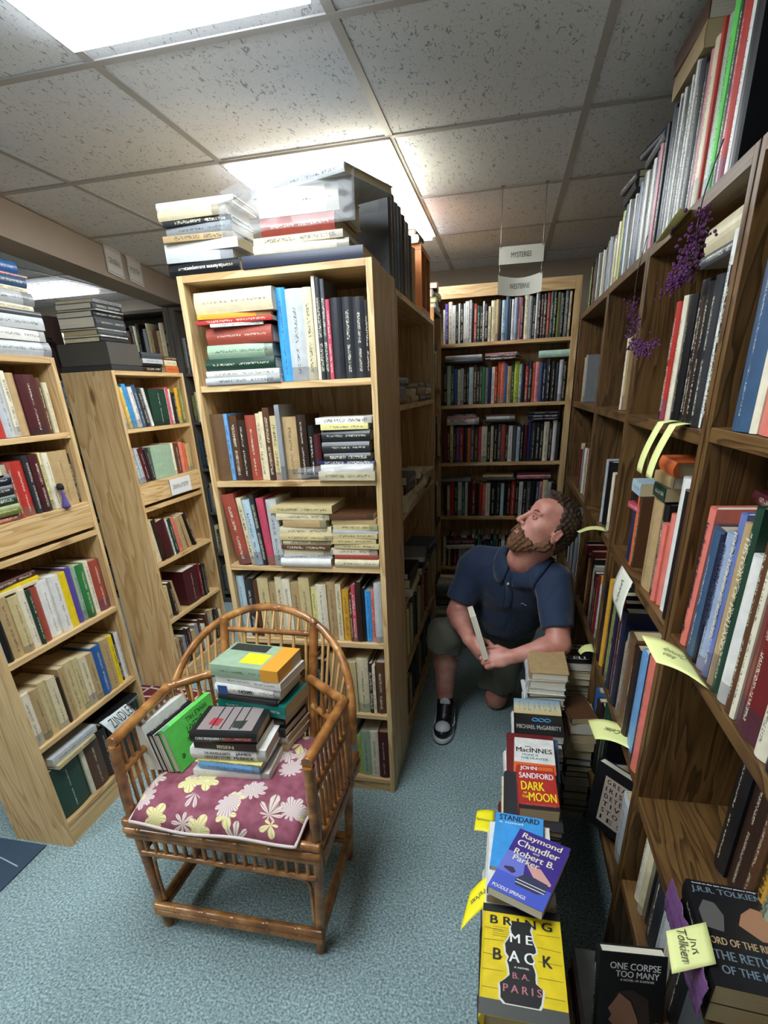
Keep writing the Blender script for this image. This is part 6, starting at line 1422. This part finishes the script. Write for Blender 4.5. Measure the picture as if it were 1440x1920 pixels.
# eyebrow and eyes
for sd in (-1, 1):
    tube('eyebrow', [Vector(hp_(0.094, sd*0.014, 0.030)), Vector(hp_(0.090, sd*0.030, 0.036)), Vector(hp_(0.076, sd*0.048, 0.031))], 0.0034, BEARD, man, 6, curve=5)
    bm = bmesh.new(); bmesh.ops.create_icosphere(bm, subdivisions=2, radius=0.0118, matrix=Matrix.Translation(Vector(hp_(0.0795, sd*0.030, 0.010)))); done(bm, 'eyeball', mat('eye_white', hx('94857c'), 0.2), man, smooth=True)
    bm = bmesh.new(); bmesh.ops.create_icosphere(bm, subdivisions=2, radius=0.0058, matrix=Matrix.Translation(Vector(hp_(0.0865, sd*0.031, 0.0115)))); done(bm, 'iris', mat('eye_iris', hx('1c2026'), 0.2), man, smooth=True)
    for du, dr in ((0.0056, 0.0038), (-0.0058, 0.0030)):
        tube('eyelid', [Vector(hp_(0.085, sd*0.018, 0.010+du*0.4)), Vector(hp_(0.0905, sd*0.029, 0.010+du)), Vector(hp_(0.082, sd*0.043, 0.010+du*0.3))], dr, SKIN, man, 6, curve=5)
# shoes and socks
def shoe(c, fwd_, up_, name):
    fwd_ = fwd_/np.linalg.norm(fwd_); up_ = up_-fwd_*(up_@fwd_); up_ /= np.linalg.norm(up_); sd_ = np.cross(fwd_, up_); B = [fwd_, sd_, up_]
    P_ = lambda f, s, u: c+fwd_*f+sd_*s+up_*u
    root = empty(name); root.parent = man; root.matrix_world = Matrix.Identity(4)
    lo = c-0.2; hi = c+0.2
    A = Field(lo, hi, 0.004)
    A.ell(P_(0.085, 0, 0.045), (0.075, 0.049, 0.042), B, 0.02); A.ell(P_(-0.04, 0, 0.055), (0.072, 0.043, 0.05), B, 0.03); A.cap(P_(0.02, 0, 0.07), P_(-0.045, 0, 0.115), 0.042, 0.047, 0.02)
    A.add(lambda X, Y, Z: (X-P_(0, 0, 0.022)[0])*up_[0]+(Y-P_(0, 0, 0.022)[1])*up_[1]+(Z-P_(0, 0, 0.022)[2])*up_[2], lo, hi, 0.002, 's')
    A.mesh('upper', mat('shoe_black', hx('16161a'), 0.35), root)
    S_ = Field(lo, hi, 0.004); S_.ell(P_(0.07, 0, 0.012), (0.097, 0.056, 0.05), B, 0.02); S_.ell(P_(-0.04, 0, 0.012), (0.082, 0.050, 0.05), B, 0.02)
    S_.add(lambda X, Y, Z: -(((X-c[0])*up_[0]+(Y-c[1])*up_[1]+(Z-c[2])*up_[2])-0.027), lo, hi, 0.002, 's')
    S_.add(lambda X, Y, Z: (((X-c[0])*up_[0]+(Y-c[1])*up_[1]+(Z-c[2])*up_[2])-0.001), lo, hi, 0.002, 's')
    S_.mesh('sole', mat('shoe_white', hx('c4c6ca'), 0.45), root)
    O_ = Field(lo, hi, 0.004); O_.ell(P_(0.07, 0, 0.0), (0.098, 0.057, 0.02), B, 0.02); O_.ell(P_(-0.04, 0, 0.0), (0.083, 0.051, 0.02), B, 0.02)
    O_.add(lambda X, Y, Z: -(((X-c[0])*up_[0]+(Y-c[1])*up_[1]+(Z-c[2])*up_[2])-0.008), lo, hi, 0.001, 's')
    O_.mesh('outsole', mat('shoe_black', (0, 0, 0)), root)
    T = Field(lo, hi, 0.003); T.ell(P_(0.100, 0, 0.058), (0.050, 0.041, 0.033), B, 0.01); T.mesh('toe_panel', mat('shoe_white', (0, 0, 0)), root)
    Tg = Field(lo, hi, 0.003); Tg.ell(P_(-0.012, 0, 0.145), (0.010, 0.028, 0.026), B, 0.01); Tg.mesh('tongue', mat('shoe_white', (0, 0, 0)), root)
    for k in range(4):
        f0 = 0.040-k*0.020; tube('lace', [Vector(P_(f0, -0.030, 0.087+k*0.014)), Vector(P_(f0+0.003, 0, 0.102+k*0.012)), Vector(P_(f0, 0.030, 0.087+k*0.014))], 0.0035, mat('shoe_white', (0, 0, 0)), root, 6, curve=4)
    for sgn in (-1, 1):
        tube('side_stripe', [Vector(P_(0.05, sgn*0.048, 0.045)), Vector(P_(0.02, sgn*0.052, 0.038)), Vector(P_(-0.02, sgn*0.048, 0.052)), Vector(P_(-0.07, sgn*0.045, 0.075))], 0.0045, mat('shoe_white', (0, 0, 0)), root, 6, curve=4)
shoe(V3(-0.243, 2.375, 0.002), V3(0.0, -1, 0), V3(0, 0, 1), 'shoe')
shoe(V3(0.06, 3.085, 0.055), V3(0.0, 0.25, -1), V3(0, -1, -0.25), 'shoe')
tube('sock', [(-0.247, 2.43, 0.10), (-0.249, 2.438, 0.155)], 0.041, mat('sock_black', hx('17171a'), 0.9), man, 14)
# book held in both hands
Mh = Matrix.Translation((-0.033, 2.022, 0.600)) @ Matrix.Rotation(math.radians(-17), 4, 'Y') @ Matrix.Rotation(math.radians(190), 4, 'Z') @ Matrix.Translation((-0.012, -0.13, 0))
hb_ = book(0.024, 0.205, 0.13, 'ivory', Mh, False, PAGE); tag(hb_, 'slim pale paperback held upright in the kneeling man\'s hands', 'book')
bm = bmesh.new(); 
bm.free()
# put the origin of every assembled thing at its own base
bpy.context.view_layer.update()
for o in [q for q in bpy.data.objects if q.type == 'EMPTY' and q.parent is None and q.matrix_world == Matrix.Identity(4) and q.children]:
    pts = [c.matrix_world @ Vector(b) for c in o.children_recursive if c.type == 'MESH' for b in c.bound_box]
    if not pts: continue
    c = Vector(((min(p.x for p in pts)+max(p.x for p in pts))/2, (min(p.y for p in pts)+max(p.y for p in pts))/2, min(p.z for p in pts)))
    for k in o.children: k.matrix_parent_inverse = Matrix.Translation(-c)
    o.matrix_world = Matrix.Translation(c)
# ------------------------------------------------------------------ individual books: the 300 that show largest; the others become one object
bpy.context.view_layer.update()
dgr = bpy.context.evaluated_depsgraph_get()
EYE = Vector((0, 0, 1.65))
def seen(o):
    """rough visible area of a book from the camera"""
    w, h, d, c, M, hd = SPEC[o.name]
    vis = 0; n = 0
    ctr = M @ Vector((w/2, d/2, h/2)); dist = (ctr-EYE).length
    kids = {k.name for k in o.children}
    fr_area = 0
    Rm = M.to_3x3()
    for nv, c0, u, v, ar in ((Vector((0, -1, 0)), Vector((w/2, 0, h/2)), Vector((w*0.35, 0, 0)), Vector((0, 0, h*0.42)), w*h), (Vector((1, 0, 0)), Vector((w, d/2, h/2)), Vector((0, d*0.42, 0)), Vector((0, 0, h*0.42)), d*h), (Vector((-1, 0, 0)), Vector((0, d/2, h/2)), Vector((0, d*0.42, 0)), Vector((0, 0, h*0.42)), d*h), (Vector((0, 0, 1)), Vector((w/2, d/2, h)), Vector((w*0.35, 0, 0)), Vector((0, d*0.4, 0)), w*d), (Vector((0, 0, -1)), Vector((w/2, d/2, 0)), Vector((w*0.35, 0, 0)), Vector((0, d*0.4, 0)), w*d)):
        wn = Rm @ nv; wc = M @ c0; cosv = wn.dot((EYE-wc).normalized())
        if cosv <= 0.02: continue
        got = 0
        for a, b in ((0, 0), (-1, -1), (1, -1), (1, 1), (-1, 1), (0, 0.5), (0, -0.5)):
            p = M @ (c0+u*a+v*b)+wn*0.004; dr = (p-EYE); L_ = dr.length
            sx = dr.dot(CR)/dr.dot(CW)*990.5+720; sy = -dr.dot(CU)/dr.dot(CW)*990.5+1181.3
            if not (0 <= sx <= 1440 and 0 <= sy <= 1920): continue
            hit, loc, nn, ii, ob, mm = SC.ray_cast(dgr, EYE, dr.normalized(), distance=L_-0.002)
            while hit and ob.name.startswith(('sheet', 'plastic')):
                st = loc+dr.normalized()*0.002; rem = L_-0.002-(st-EYE).length
                if rem <= 0: hit = False; break
                hit, loc, nn, ii, ob, mm = SC.ray_cast(dgr, st, dr.normalized(), distance=rem)
            if not hit or ob.name in kids: got += 1
        fr_area += ar*cosv*got/7
    return fr_area/dist**2
ranked = sorted([(seen(o) if len(o.children) <= 2 else 9.0, i) for i, (o, p, f) in enumerate(PEND)], reverse=True)
special = sum(1 for o in bpy.data.objects if o.get('category') == 'book')-len(PEND)
keep = {i for s_, i in ranked[:298-special]}
gone = []
for i, (o, p, f) in enumerate(PEND):
    if i in keep: continue
    w, h, d, c, M, hd = SPEC[o.name]; far_book(w, h, d, c, M, hd); gone.append(o)
    PEND[i] = None
PEND = [q for q in PEND if q]
for o in gone:
    for k in list(o.children): bpy.data.objects.remove(k)
    bpy.data.objects.remove(o)
bmf = FAR['bm']; bmesh.ops.recalc_face_normals(bmf, faces=bmf.faces)
me = bpy.data.meshes.new('shelved_books'); bmf.to_mesh(me); bmf.free()
fo = link('shelved_books', me, INK); fo['kind'] = 'stuff'; tag(fo, 'the many smaller books crowding the shadowed and distant shelves, mysteries included', 'books')
# ------------------------------------------------------------------ labels
cnt = {}
for o, p, f in PEND: cnt[p] = cnt.get(p, 0)+1
for o, p, f in PEND: o['label'] = p if cnt[p] == 1 and len(p.split()) <= 16 else f
bpy.context.view_layer.update()
